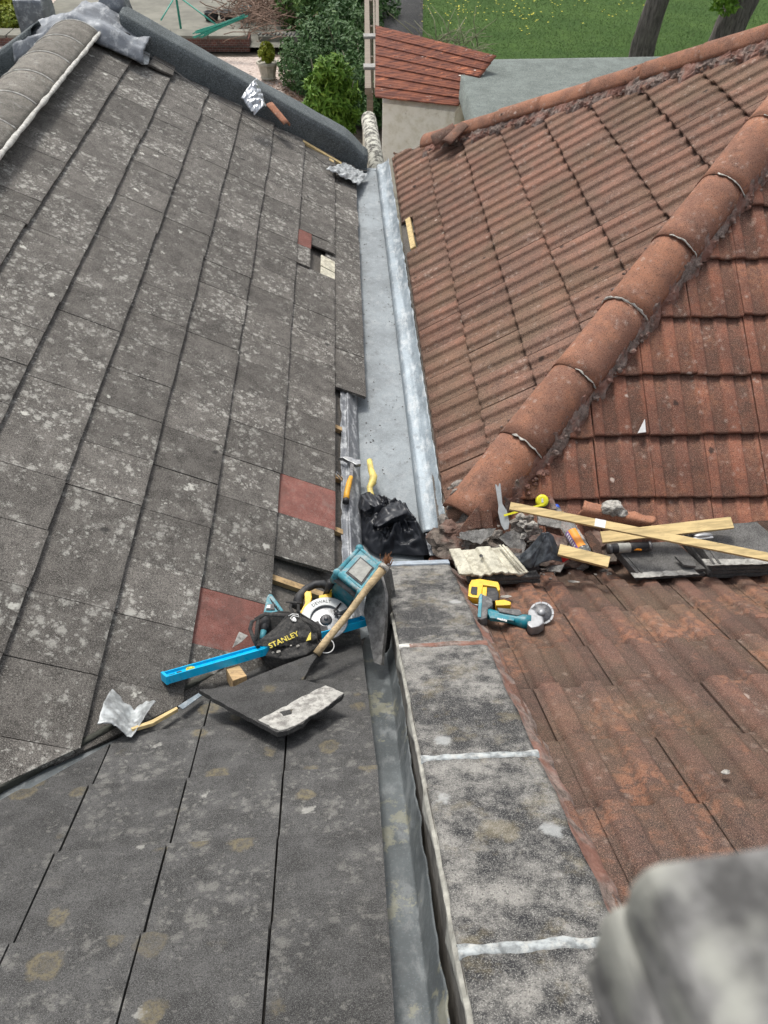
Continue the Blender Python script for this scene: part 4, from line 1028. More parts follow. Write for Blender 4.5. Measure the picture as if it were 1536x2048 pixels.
# trellis fence seen from above
TF = thing('timber_fence', 'weathered grey timber fence top with two cross pieces beside the red shed', 'fence', (.5, 15, 0))
zf = 1.75
for (xa, xb, wd) in ((732, 729, .10), (746, 743, .035), (751, 750, .07)):
    A_, B_ = onz(xa+4, 176, zf), onz(xb+4, -40, zf); bm = bmesh.new(); L_ = (B_-A_).length; box(bm, (L_/2, 0, -.05), (L_, wd, .1), M=frame(A_, B_-A_, Vector((0, 0, 1))), bev=.004); link('rail', bm, M['oldwood'], TF)
for py in (72, 133):
    A_, B_ = onz(727, py, zf+.02), onz(755, py, zf+.02); bm = bmesh.new(); L_ = (B_-A_).length; box(bm, (L_/2, 0, 0), (L_, .22, .04), M=frame(A_, B_-A_, Vector((0, 0, 1))), bev=.004); link('cross_piece', bm, plain('grey_weathered_board', (.3, .29, .27), .9, sc=12), TF)
for py in (170, 100, 40, -10):
    A_ = onz(740, py, zf); bm = bmesh.new(); box(bm, (A_.x, A_.y, zf/2-.05), (.1, .1, zf-.1)); link('post', bm, M['oldwood'], TF)
# red boarded shed
SH = thing('shed', 'cream-walled shed with flaking red-painted board roof', 'shed', (1, 12, 0))
hr = H('flaking_red_paint'); vst = hr.scalev((1.4, 9, 9), rot=(0, 0, R_(-14))); nst = hr.noise(2.2, 6, .7, vec=vst)
cr = hr.mix(hr.mr(nst, .36, .64), (.085, .026, .018), (.235, .075, .038)); cr = hr.mix(hr.mr(hr.noise(1.6, 6, .75, vec=hr.scalev((1, 6, 6), rot=(0, 0, R_(-14)))), .58, .66, 0, .8), cr, (.5, .17, .08))
fl_ = hr.math('ADD', hr.vor(1.8, vec=warp(hr, 8, .35)), hr.math('MULTIPLY', hr.math('SUBTRACT', hr.noise(12, 5, .8), .5), .6)); cr = hr.mix(hr.mul(hr.mr(hr.noise(1.0, 7, .85, off=21, vec=hr.scalev((2.5, 9, 9), rot=(0, 0, R_(-14)))), .62, .65), .9), cr, (.6, .55, .5))
M['redroof'] = hr.out(cr, .9, 0, hr.bump(nst, .4, .01)); ZR0, ZR1 = 2.02, 2.5
c00, c10, c01, c11 = onz(750, 196, ZR0), onz(915, 214, ZR0), onz(751, 54, ZR1), onz(990, 114, ZR1)
nb = 7
for i in range(nb):
    bm = bmesh.new(); v0, v1 = i/nb, (i+1)/nb
    def fb_(u, v, v0=v0, v1=v1, i=i):
        vv_ = v0+(v1-v0+.03)*v; p = c00.lerp(c10, u).lerp(c01.lerp(c11, u), vv_); p = p.copy(); p.z += .018*(1-v)+.004*math.sin(v*math.pi*8)+.004*fbm((u*8, i, 0), 1, 2); return p
    grid(bm, 30, 18, fb_); solid(bm, .016); link('roof_board', bm, M['redroof'], SH, smooth=True)
cw_ = H('cream_masonry_paint'); ccw = cw_.mix(cw_.mr(cw_.noise(7, 6, .7), .3, .6), (.70, .67, .56), (.88, .86, .78)); ccw = cw_.mix(cw_.mr(cw_.noise(3, 6, .8, off=4), .6, .68, 0, .6), ccw, (.3, .25, .18))
M['cream'] = cw_.out(ccw, .9, 0, cw_.bump(cw_.noise(9, 5, .7), .6, .03)); bm = bmesh.new()
w0, w1 = c00+Vector((.12, .1, 0)), c10+Vector((-.02, .1, 0)); w2, w3 = c01+Vector((.12, -.1, 0)), c11+Vector((-.15, -.1, 0))
vs = [bm.verts.new((p.x, p.y, z_)) for p in (w0, w1, w3, w2) for z_ in (0, p.z-(.16 if p.y > 13 else .10))]
for a, b in ((0, 1), (1, 2), (2, 3), (3, 0)): bm.faces.new((vs[2*a], vs[2*b], vs[2*b+1], vs[2*a+1]))
bm.faces.new((vs[1], vs[3], vs[5], vs[7])); bmesh.ops.recalc_face_normals(bm, faces=bm.faces); link('wall', bm, M['cream'], SH)
bm = bmesh.new(); tube(bm, [onz(806, 205, 1.9)+Vector((0, .02, 0)), onz(806, 205, 1.9)+Vector((.01, .02, -1.8))], .006, seg=5); link('wire', bm, M['dsteel'], SH)
# flat felt-roofed outbuilding
OB = thing('outbuilding', 'flat-roofed outbuilding covered in grey-green mineral felt', 'outbuilding', (3.3, 11, 0)); zo = GZ-3.4
a, b, c, d = onz(913, 119, zo), onz(1336, 112, zo), onz(1400, 200, zo), onz(950, 246, zo)
c = Vector((b.x, d.y-1.2, zo)); d2 = d+(d-a)*.35
bm = bmesh.new()
def ob(u, v):
    p = d2.lerp(a, v).lerp(c.lerp(b, v), u); e = min(u*45, (1-u)*45, (1-v)*30, 1)
    return Vector((p.x, p.y, zo-.006*(1-e)**2+.004*fbm((p.x, p.y*1.5, 0), 1, 3)))
grid(bm, 60, 40, ob); r = bmesh.ops.extrude_edge_only(bm, edges=[e for e in bm.edges if e.is_boundary]); nv_ = [v for v in r['geom'] if isinstance(v, bmesh.types.BMVert)]
for v in nv_: v.co += Vector(((-.05 if v.co.x < 3 else .02), 0, -.19))
link('felt_roof', bm, M['feltg'], OB)
bm = bmesh.new(); ins = .10
pv = [Vector((p.x+sx*ins, p.y+sy*ins, 0)) for p, sx, sy in ((d2, 1, 1), (c, -1, 1), (b, -1, -1), (a, 1, -1))]
prism(bm, [(p.x, p.y) for p in pv], 0, zo-.06); link('wall', bm, M['cream'], OB)
# netting over a dark bed
NT_ = thing('netting_cage', 'dark garden netting stretched over a soil bed behind the shed', 'netting', (1.2, 20, 0)); bm = bmesh.new()
na, nb_, nc, nd_ = onz(757, 62, .5), onz(838, 70, .5), onz(757, -60, .5), onz(842, -60, .5)
for i in range(42):
    u = i/41; tube(bm, [na.lerp(nb_, u), nc.lerp(nd_, u)], .006, seg=3)
for j in range(110):
    v = j/109; tube(bm, [na.lerp(nc, v), nb_.lerp(nd_, v)], .006, seg=3)
link('net', bm, plain('grey_net', (.1, .1, .1), .8), NT_)
for p in (na, nb_, nc, nd_):
    bm = bmesh.new(); tube(bm, [(p.x, p.y, 0), p], .025, seg=8); link('post', bm, M['oldwood'], NT_)
sheet('soil_bed', [(na.x, na.y), (nb_.x+.1, nb_.y), (nd_.x+.1, nd_.y), (nc.x, nc.y)], .012, plain('dark_bed_soil', (.035, .033, .032), .95, sc=6, dirt=.4))
# bare pale stems leaning over the shed
bm = bmesh.new(); rnd = random.Random(9)
for i in range(60):
    q = onz(rnd.uniform(850, 960), rnd.uniform(80, 112), .4+rnd.random()*1.0); d_ = Vector((rnd.uniform(-1, 1), rnd.uniform(.0, 1), rnd.uniform(-.2, .5))).normalized(); l = rnd.uniform(.3, 1.1)
    tube(bm, [q, q+d_*l*.5+Vector((rnd.uniform(-.1, .1), 0, .08)), q+d_*l], [.012, .009, .004], seg=4)
tag(link('bare_shrub', bm, plain('pale_green_twigs', (.2, .2, .12), .9)), 'pale leafless twiggy shrub behind the shed roof', 'bush')
# trees
def tree(px0, py0, px1, lab, seed, r, frond=None):
    q = at(px0, py0, 'G'); rr_ = ray(px1, 0); k = (q.y-.15)/rr_.y; p = CAM+rr_*k; dirn = (p-q).normalized(); t = thing('tree', lab, 'tree', q, 'tall trees on the lawn')
    bm = bmesh.new(); pts = [q-dirn*.2]+[q+dirn*z_+Vector((.05*math.sin(z_*2+seed), .04*math.cos(z_*1.7), 0)) for z_ in (.1, .35, .7, 1.1, 1.6, 2.3, 3.4, 5, 7)]
    tube(bm, pts, [r*1.5, r*1.22, r*1.08, r, r*.97, r*.93, r*.86, r*.75, r*.6, r*.35], seg=28)
    bmesh.ops.subdivide_edges(bm, edges=bm.edges, cuts=1)
    for v in bm.verts: v.co += Vector((v.co.x-q.x, v.co.y-q.y, 0))*.25*fbm((math.atan2(v.co.y-q.y, v.co.x-q.x)*2, v.co.z*.5, seed), 1.6, 4)*.6
    tp = q+dirn*6; rnd = random.Random(seed)
    for i in range(9):
        s_ = q+dirn*rnd.uniform(3, 6.5); e = s_+Vector((rnd.uniform(-1, 1), rnd.uniform(-1, 1), rnd.uniform(.2, 1)))*1.8; tube(bm, [s_, s_.lerp(e, .5)+Vector((0, 0, .15)), e], [.09, .06, .02], seg=8)
    link('trunk', bm, M['bark'], t, smooth=True)
    bm = bmesh.new(); L = bm.verts.layers.float_color.new('tint')
    for i in range(7): leaves(bm, L, tp+Vector((rnd.uniform(-1.6, 1.6), rnd.uniform(-1.6, 1.6), rnd.uniform(-.3, 2.6))), (1.2, 1.2, .9), 900, .16, seed=seed*10+i)
    if frond:
        f0 = CAM+ray(*frond)*((q.y-1.0)/ray(*frond).y); leaves(bm, L, f0+Vector((0, 0, .25)), (.42, .35, .5), 900, .09, 'cone', seed=77)
        leaves(bm, L, f0+Vector((.2, .2, 1.6)), (.7, .7, 1.2), 1200, .12, seed=78)
    link('crown', bm, M['leafb'], t)
hb_ = H('grey_brown_bark'); vb = hb_.scalev((14, 14, 2.2)); nb2 = hb_.noise(1.6, 6, .7, vec=vb); M['bark'] = hb_.out(hb_.mix(hb_.mr(nb2, .36, .64), (.085, .072, .068), (.21, .18, .165)), .95, 0, hb_.bump(nb2, 1, .04))
tree(1277, 150, 1315, 'leaning tree trunk left of its neighbour beyond the flat roof', 3, .27); tree(1418, 150, 1485, 'right-hand leaning tree trunk with a bright hanging frond', 8, .34, (1452, 8))
# grass blades and dandelions
bm = bmesh.new(); rnd = random.Random(12)
for i in range(42000):
    q = at(rnd.uniform(840, 1560), 210*rnd.random()**1.15-15, 'G')
    if q.x < fx(q.y)+1.0: continue
    h_ = rnd.uniform(.015, .045); a = rnd.random()*6.3; w_ = .007; dx, dy = math.cos(a)*w_, math.sin(a)*w_
    bm.faces.new((bm.verts.new((q.x-dx, q.y-dy, 0)), bm.verts.new((q.x+dx, q.y+dy, 0)), bm.verts.new((q.x+rnd.gauss(0, .03), q.y+rnd.gauss(0, .03), h_))))
hg_ = H('grass_blade'); M['grass'] = hg_.out(hg_.mix(hg_.mr(hg_.noise(1.2, 6, .75), .3, .7), (.04, .088, .014), (.085, .14, .03)), .8); tag(link('grass', bm, M['grass']), kind='stuff')
bm = bmesh.new()
for i in range(150):
    x = rnd.choice((rnd.gauss(1040, 40), rnd.gauss(890, 45), rnd.uniform(850, 1300))); y = abs(rnd.gauss(25, 18)); q = at(x, y, 'G'); s = rnd.uniform(.018, .03)
    if q.x < fx(q.y)+1.0: continue
    bm.faces.new([bm.verts.new((q.x+math.cos(k*1.05)*s, q.y+math.sin(k*1.05)*s, .09)) for k in range(6)])
tag(link('dandelions', bm, plain('dandelion_yellow', (.75, .65, .05), .7)), kind='stuff')
# ------------------------------------------------------------------ things lying about the roof
class Pose:
    """a resting place: origin on a plane of the roof, x toward a second point, z = surface normal, optionally tipped toward a direction"""
    def __init__(s, a, b, pl, lift=0, tip=None, k=0):
        pt = at(*a, pl, lift); n = nof(pl).copy() if isinstance(pl, str) else pl[0].copy()
        if tip is not None: n = (n*(1-k)+Vector(tip)*k).normalized()
        s.n, s.o = n, pt; r2 = ray(*b); q = CAM+r2*((pt-CAM).dot(n)/r2.dot(n)); s.len = (q-pt).length; s.M = frame(pt, q-pt, n); s.I = s.M.inverted()
    def L(s, x, y, h=0):
        r = ray(x, y); p = CAM+r*(((s.o+s.n*h)-CAM).dot(s.n)/r.dot(s.n)); q = s.I @ p; return (q.x, q.y)
    def poly(s, pts, h=0): return [s.L(*p, h) for p in pts]
TOCAM = lambda x, y: -ray(x, y)
def P3d(pose, x, y, h): a = pose.L(x, y, h); return Vector((a[0], a[1], h))
def rough_prism(bm, poly, z0, z1, M=None, amp=.003, seed=0, step=.02, bev=0, warpz=.0):
    """slab with chipped edges"""
    out = []; n = len(poly)
    for i in range(n):
        a, b = Vector(poly[i]), Vector(poly[(i+1) % n]); k = max(1, int((b-a).length/step))
        for j in range(k):
            p = a.lerp(b, j/k); out.append((p.x+amp*fbm((p.x*40, p.y*40, seed), 1, 2), p.y+amp*fbm((p.x*40, p.y*40, seed+9), 1, 2)))
    return prism(bm, out, z0, z1, M=M, bev=bev)
def T_(name, label, cat, pose, group=None): return thing(name, label, cat, pose.o, group)
# --- spirit level
p = Pose((333, 1366), (735, 1249), 'P1', .075); LV = T_('spirit_level', 'bright cyan spirit level lying across the valley under the tool bag', 'spirit level', p)
Lv = p.len; bm = bmesh.new()
for yy in (.0, ): pass
box(bm, (Lv/2, .023, .012), (Lv, .040, .006), M=p.M); box(bm, (Lv/2, .0, .010), (Lv, .006, .030), M=p.M); box(bm, (Lv/2, .046, .010), (Lv, .006, .030), M=p.M); link('body', bm, M['cyan'], LV)
bm = bmesh.new(); box(bm, (.004, .023, .010), (.012, .056, .034), M=p.M, bev=.003); link('end_cap', bm, M['cyan'], LV); bm = bmesh.new(); box(bm, (Lv, .023, .010), (.012, .056, .034), M=p.M, bev=.003); link('end_cap', bm, M['cyan'], LV)
bm = bmesh.new(); lathe(bm, [(.017, .014), (.017, .020), (.012, .021), (.012, .014)], M=p.M @ Matrix.Translation((.105, .024, 0))); link('vial_ring', bm, M['gold'], LV)
bm = bmesh.new(); tube(bm, [(.095, .024, .018), (.115, .024, .018)], .006, seg=10, M=p.M); link('vial', bm, M['graprop'], LV)
bm = bmesh.new(); box(bm, (.062, .024, .0158), (.018, .020, .002), M=p.M, bev=.0005); box(bm, (.032, .024, .0158), (.022, .005, .002), M=p.M); link('slot', bm, M['black'], LV)
# --- loose and cut grey tiles by the valley
def grey_slab(name, lab, pts, pl, lift, th=.018, tip=None, k=0, edge=None, mat='g1', group=None, parent=None, h0=0, amp=.003):
    q = Pose(pts[0], pts[1], pl, lift, tip, k); bm = bmesh.new()
    rough_prism(bm, q.poly(pts), h0-th, h0, M=q.M, amp=amp, seed=len(lab), bev=.0015)
    o = link(name, bm, M[mat], parent); 
    if parent is None: tag(o, lab, 'roof tile', group)
    return o, q
t, q = grey_slab('roof_tile', 'x', [(397, 1379), (608, 1359), (688, 1385), (682, 1393), (640, 1424), (622, 1430), (606, 1446), (575, 1461), (555, 1465), (536, 1455), (425, 1396)], 'P1', .085, tip=(0, .25, 1), k=.3, amp=.004)
tag(t, 'large cut grey tile tipped up beside the valley, with a pale clean band along its broken edge', 'roof tile')
bm = bmesh.new(); rough_prism(bm, q.poly([(650, 1371), (687, 1386), (676, 1396), (640, 1421), (603, 1444), (575, 1458), (558, 1461), (516, 1440), (560, 1418), (610, 1390)], .0008), -.003, .0012, M=q.M, amp=.005, seed=4, step=.012); o = link('clean_band', bm, M['clean'], t); 
bm = bmesh.new(); rough_prism(bm, q.poly([(560, 1424), (585, 1418), (583, 1428), (566, 1432)], .001), -.002, .0022, M=q.M, amp=.005, step=.01); link('dirt_patch', bm, M['g1'], t)
t, q = grey_slab('roof_tile', 'x', [(470, 1372), (497, 1358), (560, 1332), (640, 1303), (622, 1330), (607, 1359), (540, 1366)], 'P1', .075, tip=(0, .3, 1), k=.25); tag(t, 'triangular offcut of lichened grey tile above the large cut tile', 'roof tile')
q = Pose((466, 1295), (495, 1272), 'P2', .03, tip=TOCAM(480, 1280), k=.3); bm = bmesh.new(); rough_prism(bm, q.poly([(465, 1295), (478, 1264), (495, 1272), (483, 1284)]), -.006, .004, M=q.M, amp=.001); tag(link('tile_chip', bm, M['clean']), 'pointed pale grey tile chip left of the tool bag', 'tile chip')
q = Pose((454, 1342), (478, 1336), 'P1', .05); bm = bmesh.new(); prism(bm, q.poly([(452, 1342), (478, 1335), (494, 1357), (466, 1367)]), -.04, .012, M=q.M, bev=.002); tag(link('wood_block', bm, M['pine_dirty']), 'short sawn timber block under the cyan level', 'wood block')
q = Pose((262, 1452), (350, 1415), 'P1', .03); bm = bmesh.new(); prism(bm, q.poly([(262, 1455), (303, 1440), (353, 1413), (356, 1417), (306, 1446), (264, 1458)]), -.012, .0, M=q.M, bev=.001); tag(link('batten_offcut', bm, M['pine']), 'thin clean batten strip lying in the valley beside the curled lead', 'batten')
q = Pose((358, 1412), (402, 1388), 'P1', .028); bm = bmesh.new(); prism(bm, q.poly([(356, 1412), (400, 1384), (404, 1390), (366, 1418)]), -.003, .0, M=q.M); tag(link('lead_strip', bm, M['flash']), 'small blue-grey lead strip in the valley right of the batten strip', 'lead strip')
# curled lead sheet
q = Pose((225, 1440), (313, 1415), 'P1', .04); bm = bmesh.new(); A, B, C_, D_ = [Vector((*q.L(*z_), 0)) for z_ in ((214, 1462), (262, 1462), (313, 1412), (244, 1399))]
def ls(u, v):
    pp = A.lerp(B, u).lerp(D_.lerp(C_, u), v); z_ = .06*max(0, .4-u)**1.3*2+.02*math.sin(u*5+v*3)+.006*fbm((u*8, v*8, 2), 1, 3)+.012*v*(1-u)
    return q.M @ Vector((pp.x-.03*max(0, .3-u)*3, pp.y, z_))
grid(bm, 40, 30, ls); solid(bm, .0025); o = link('lead_sheet', bm, M['crump'], smooth=True); tag(o, 'curled silver lead offcut standing over the valley at left', 'lead sheet')
# --- teal site radio leaning beside the parapet: end face toward the sky, body running down to the slope
q = Pose((697, 1165), (741, 1112), 'P1', .30, tip=TOCAM(717, 1140), k=.55); TC = thing('site_radio', 'grimy teal square-ended site radio standing among the tools by the parapet', 'radio', at(668, 1228, 'P1', .02))
fc = [Vector((*q.L(*z_), 0)) for z_ in ((673, 1146), (722, 1186), (762, 1131), (719, 1096))]; fcc = sum(fc, Vector())/4
dn_ = q.I @ at(668, 1226, 'P1', .04); sh = Vector((dn_.x, dn_.y, dn_.z))-fcc
def ring(k, sc_): return [fcc+(c-fcc)*sc_+sh*k for c in fc]
def loft(bm, rings_, close=True):
    vr = [[bm.verts.new(q.M @ p_) for p_ in r_] for r_ in rings_]; n_ = len(vr[0])
    for a_, b_ in zip(vr, vr[1:]):
        for i_ in range(n_): bm.faces.new((a_[i_], a_[(i_+1) % n_], b_[(i_+1) % n_], b_[i_]))
    if close: bm.faces.new(vr[0]); bm.faces.new(vr[-1][::-1])
    bmesh.ops.recalc_face_normals(bm, faces=bm.faces)
bm = bmesh.new(); loft(bm, [ring(.04, .94), ring(.3, .93), ring(.34, .88), ring(1., .84)]); bmesh.ops.bevel(bm, geom=bm.edges[:], offset=.008, segments=2, affect='EDGES'); link('body', bm, M['teal'], TC)
bm = bmesh.new(); tube(bm, ring(0, .95)+[ring(0, .95)[0]], .014, seg=12, M=q.M)
for p_ in ring(0, .97): lump(bm, p_, (.019, .019, .019), 2, 0, M=q.M)
for i_ in (0, 1, 2, 3): tube(bm, [ring(0, .97)[i_], ring(.16, .97)[i_]], .015, seg=12, M=q.M)
link('bumper', bm, M['tealg'], TC, smooth=True)
bm = bmesh.new(); loft(bm, [ring(-.02, .84), ring(.05, .86)]); ep_ = link('end_plate', bm, M['tealg'], TC)
win = [fcc+(c_-fcc)*.56+(fc[1]-fcc)*.08 for c_ in fc]
bm = bmesh.new(); loft(bm, [[p_*1+sh*-.028+(p_-fcc)*.12 for p_ in win], [p_+sh*.02+(p_-fcc)*.12 for p_ in win]]); link('window_recess', bm, M['black'], ep_)
bm = bmesh.new(); loft(bm, [[p_-(p_-fcc)*.06+sh*-.034 for p_ in win], [p_-(p_-fcc)*.06 for p_ in win]]); link('window', bm, M['dustgrey'], ep_)
bm = bmesh.new(); tube(bm, [ring(.10, .98)[0], ring(.10, .98)[1]], .013, seg=8, M=q.M); link('black_band', bm, M['dustdark'], TC, smooth=True)
for i_ in (0, 1):
    bm = bmesh.new(); tube(bm, [ring(.2, 1.02)[i_], ring(.4, .98)[i_], ring(.95, .88)[i_]], [.018, .012, .010], seg=10, M=q.M); link('corner_guard', bm, M['black'], TC, smooth=True)
e0, e1 = ring(.55, .87)[0], ring(.55, .87)[1]
for i_ in range(4):
    bm = bmesh.new(); o_ = sh*(.055*i_); tube(bm, [e0.lerp(e1, .25)+o_, e0.lerp(e1, .62)+o_], .0035, seg=6, M=q.M); link('vent_slot', bm, M['black'], TC)
bm = bmesh.new(); tube(bm, [ring(.8, .9)[0].lerp(ring(.8, .9)[1], .3), ring(.9, 1.0)[0].lerp(ring(.9, 1.0)[1], .4), ring(.85, .9)[0].lerp(ring(.85, .9)[1], .7)], .0035, seg=8, M=q.M); link('wire_clip', bm, M['steel'], TC, smooth=True)
# --- circular saw
q = Pose((664, 1228), (690, 1215), 'P1', .14, tip=TOCAM(650, 1215), k=.55); CS = T_('circular_saw', 'yellow and black cordless circular saw with a grey curved blade guard', 'circular saw', q)
c0 = Vector((*q.L(652, 1240), 0)); rG = (Vector((*q.L(652, 1196), 0))-c0).length*.98
def arcpoly(c, r0, r1, a0, a1, n=18): return [(c.x+r1*math.cos(R_(a0+(a1-a0)*i/n)), c.y+r1*math.sin(R_(a0+(a1-a0)*i/n))) for i in range(n+1)]+[(c.x+r0*math.cos(R_(a1-(a1-a0)*i/n)), c.y+r0*math.sin(R_(a1-(a1-a0)*i/n))) for i in range(n+1)]
up_a = math.degrees(math.atan2(q.L(652, 1196)[1]-c0.y, q.L(652, 1196)[0]-c0.x))
bm = bmesh.new(); prism(bm, arcpoly(c0, rG*.62, rG, up_a-62, up_a+92), -.012, .012, M=q.M, bev=.003); bg_ = link('blade_guard', bm, M['silver'], CS)
bm = bmesh.new(); lathe(bm, [(.001, -.003), (rG*.86, -.003), (rG*.88, -.0015), (rG*.86, 0), (.001, 0)], M=q.M @ Matrix.Translation(c0), seg=40); bl_ = link('blade', bm, M['steel'], CS)
bm = bmesh.new(); lathe(bm, [(.001, .012), (rG*.2, .012), (rG*.24, .004), (rG*.26, -.004)], M=q.M @ Matrix.Translation(c0), seg=20); lathe(bm, [(.001, .02), (rG*.09, .02), (rG*.1, .01)], M=q.M @ Matrix.Translation(c0), seg=6); link('arbor', bm, M['dsteel'], bl_)
bm = bmesh.new(); prism(bm, arcpoly(c0, rG*.3, rG*.84, up_a+100, up_a+190), -.004, .004, M=q.M, bev=.001); link('lower_guard', bm, M['black'], CS)
bm = bmesh.new(); prism(bm, q.poly([(600, 1226), (610, 1208), (609, 1188), (613, 1183), (622, 1184), (624, 1196), (620, 1208), (612, 1226), (606, 1230)], .0), -.035, .006, M=q.M, bev=.003)
prism(bm, q.poly([(638, 1192), (660, 1188), (657, 1166), (661, 1164), (664, 1186), (663, 1200), (655, 1204), (638, 1200)], .0), -.035, .006, M=q.M, bev=.003); link('body', bm, M['yel'], CS)
bm = bmesh.new(); tube(bm, [P3d(q, *z_) for z_ in ((594, 1214, -.02), (599, 1194, -.02), (612, 1178, -.015), (630, 1169, -.01), (646, 1168, -.01), (657, 1178, -.015))], [.026, .022, .017, .017, .019, .014], seg=14, M=q.M); link('handle', bm, M['black'], CS, smooth=True)
bm = bmesh.new(); lathe(bm, [(.001, -.055), (.034, -.055), (.036, -.02), (.03, -.012), (.001, -.012)], M=q.M @ Matrix.Translation((*q.L(668, 1226), 0)), seg=20); link('motor', bm, M['black'], CS)
# brand lettering on the guard
def bendf(r, c): return lambda v: Vector((c.x+(r+v.y)*math.cos(R_(up_a)+.25-v.x/r), c.y+(r+v.y)*math.sin(R_(up_a)+.25-v.x/r), v.z))
bm = text_bm('DEWALT', rG*.20, q.M @ Matrix.Translation((0, 0, .0125)), .0004, 1.0, bend=bendf(rG*.80, c0)); link('lettering', bm, M['black'], bg_)
bm = bmesh.new(); tube(bm, [P3d(q, 676, 1233, .01), P3d(q, 668, 1222, .014), P3d(q, 682, 1206, .018)], .004, seg=8, M=q.M); tube(bm, [P3d(q, 668, 1228, .012), P3d(q, 690, 1229, .016)], .003, seg=8, M=q.M); link('guard_lever', bm, M['black'], CS)
# --- drill tucked into the bag, head up
q = Pose((540, 1240), (552, 1200), 'P1', .15, tip=TOCAM(545, 1220), k=.5); DR = T_('cordless_driver', 'teal cordless impact driver poking out of the black tool bag', 'power tool', q)
bm = bmesh.new(); prism(bm, q.poly([(527, 1228), (534, 1196), (538, 1190), (545, 1192), (562, 1216), (568, 1224), (552, 1230)]), -.05, .012, M=q.M, bev=.006); link('battery_foot', bm, M['tealg'], DR)
bm = bmesh.new(); prism(bm, q.poly([(532, 1224), (536, 1212), (548, 1212), (550, 1224)]), .010, .018, M=q.M, bev=.003); link('battery', bm, M['dustdark'], DR)
bm = bmesh.new(); prism(bm, q.poly([(533, 1221), (535, 1215), (541, 1215), (541, 1221)]), .017, .0195, M=q.M); link('sticker', bm, M['white'], DR)
bm = bmesh.new()
for i in range(7):
    a = P3d(q, 540+3.3*i, 1197+3.6*i, .013); b = P3d(q, 549+1.5*i, 1212+2*i, .015); tube(bm, [a, b], .0018, seg=5, M=q.M)
link('vent_grille', bm, M['black'], DR)
bm = bmesh.new(); tube(bm, [P3d(q, 531, 1236, .02), P3d(q, 529, 1252, .02), P3d(q, 526, 1268, .015)], [.020, .021, .018], seg=14, M=q.M); link('grip', bm, M['black'], DR, smooth=True)
bm = bmesh.new(); tube(bm, [P3d(q, 527, 1262, .03), P3d(q, 524, 1278, .03)], [.013, .011], seg=14, M=q.M); link('nose', bm, M['tealg'], DR, smooth=True)
# --- black tool bag
q = Pose((510, 1290), (628, 1255), 'P1', .10, tip=TOCAM(570, 1270), k=.5); TB = T_('tool_bag', 'floppy black canvas tool bag with yellow lettering and a white cord', 'tool bag', q)
def sheet3(pts_rows, nx=16, ny=12, amp=.004, seed=0, th=.003):
    """smooth cloth through rows of (px,py,h)"""
    rows = [[P3d(q, *z_) for z_ in r_] for r_ in pts_rows]
    def samp(r_, u):
        t_ = u*(len(r_)-1); i = min(int(t_), len(r_)-2); f = t_-i; f = f*f*(3-2*f)*.5+f*.5; return r_[i].lerp(r_[i+1], f)
    b_ = bmesh.new()
    def fn(u, v):
        t_ = v*(len(rows)-1); i = min(int(t_), len(rows)-2); f = t_-i; pp = samp(rows[i], u).lerp(samp(rows[i+1], u), f)
        return q.M @ (pp+Vector((0, 0, amp*fbm((u*7, v*5, seed), 1, 4))))
    grid(b_, nx*2, ny*2, fn); solid(b_, th); return b_
bm = sheet3([[(540, 1297, .02), (575, 1290, .035), (612, 1275, .03), (640, 1262, .01)], [(532, 1312, .0), (570, 1318, .03), (610, 1310, .03), (640, 1290, .0)], [(545, 1335, -.04), (575, 1338, -.02), (612, 1325, -.02), (636, 1300, -.04)]], seed=3); link('pocket', bm, M['canvas'], TB, smooth=True)
bm = sheet3([[(578, 1228, .045), (590, 1226, .055), (602, 1232, .05)], [(545, 1262, .03), (585, 1250, .06), (622, 1262, .03)], [(522, 1280, .03), (570, 1275, .06), (634, 1276, .03)], [(512, 1292, .02), (560, 1294, .045), (636, 1288, .01)]], seed=5, amp=.008); ff_ = link('front_flap', bm, M['canvas'], TB, smooth=True)
bm = sheet3([[(520, 1228, -.02), (560, 1222, .0), (600, 1225, .0), (640, 1250, -.03)], [(512, 1262, -.05), (560, 1262, -.05), (610, 1262, -.05), (642, 1275, -.05)], [(510, 1300, -.03), (560, 1300, -.03), (610, 1300, -.03), (640, 1290, -.04)]], seed=8); link('bag_body', bm, M['canvas'], TB, smooth=True)
bm = bmesh.new(); prism(bm, q.poly([(516, 1298), (524, 1250), (600, 1240), (640, 1262), (644, 1290), (600, 1325), (548, 1330)], -.06), -.16, -.05, M=q.M, bev=.015); link('bag_base', bm, M['canvas'], TB)
for k, (pts, r) in enumerate(((((517, 1296, .0), (508, 1280, .02), (500, 1258, .03), (504, 1243, .03), (516, 1237, .03), (514, 1255, .02), (512, 1280, .02)), .008), (((510, 1240, .02), (530, 1228, .03), (560, 1230, .04), (588, 1232, .045)), .010), (((588, 1230, .05), (580, 1214, .05), (584, 1204, .05), (597, 1206, .05), (596, 1226, .05)), .007), (((600, 1235, .05), (620, 1245, .04), (638, 1258, .03), (640, 1280, .01)), .009), (((572, 1204, .055), (604, 1206, .055)), .005), (((538, 1300, .0), (530, 1318, -.02), (545, 1338, -.04)), .009))):
    bm = bmesh.new(); tube(bm, [P3d(q, *z_) for z_ in pts], r, seg=10, M=q.M, flat=.5); link('strap', bm, M['canvas'], TB, smooth=True)
aT, bT = P3d(q, 540, 1294, .052), P3d(q, 595, 1268, .060); dT = bT-aT; MT = q.M @ frame((aT+bT)/2+Vector((0, -.0, .004)), dT, Vector((0, -.18, 1)))
bm = text_bm('STANLEY', .030, MT, .0008, 1.05, bold=.0006); link('lettering', bm, M['gold'], ff_)
bm = bmesh.new(); rough_prism(bm, q.poly([(612, 1282), (618, 1270), (622, 1264), (622, 1280)], .045), .044, .047, M=q.M); link('logo_patch', bm, M['gold'], ff_)
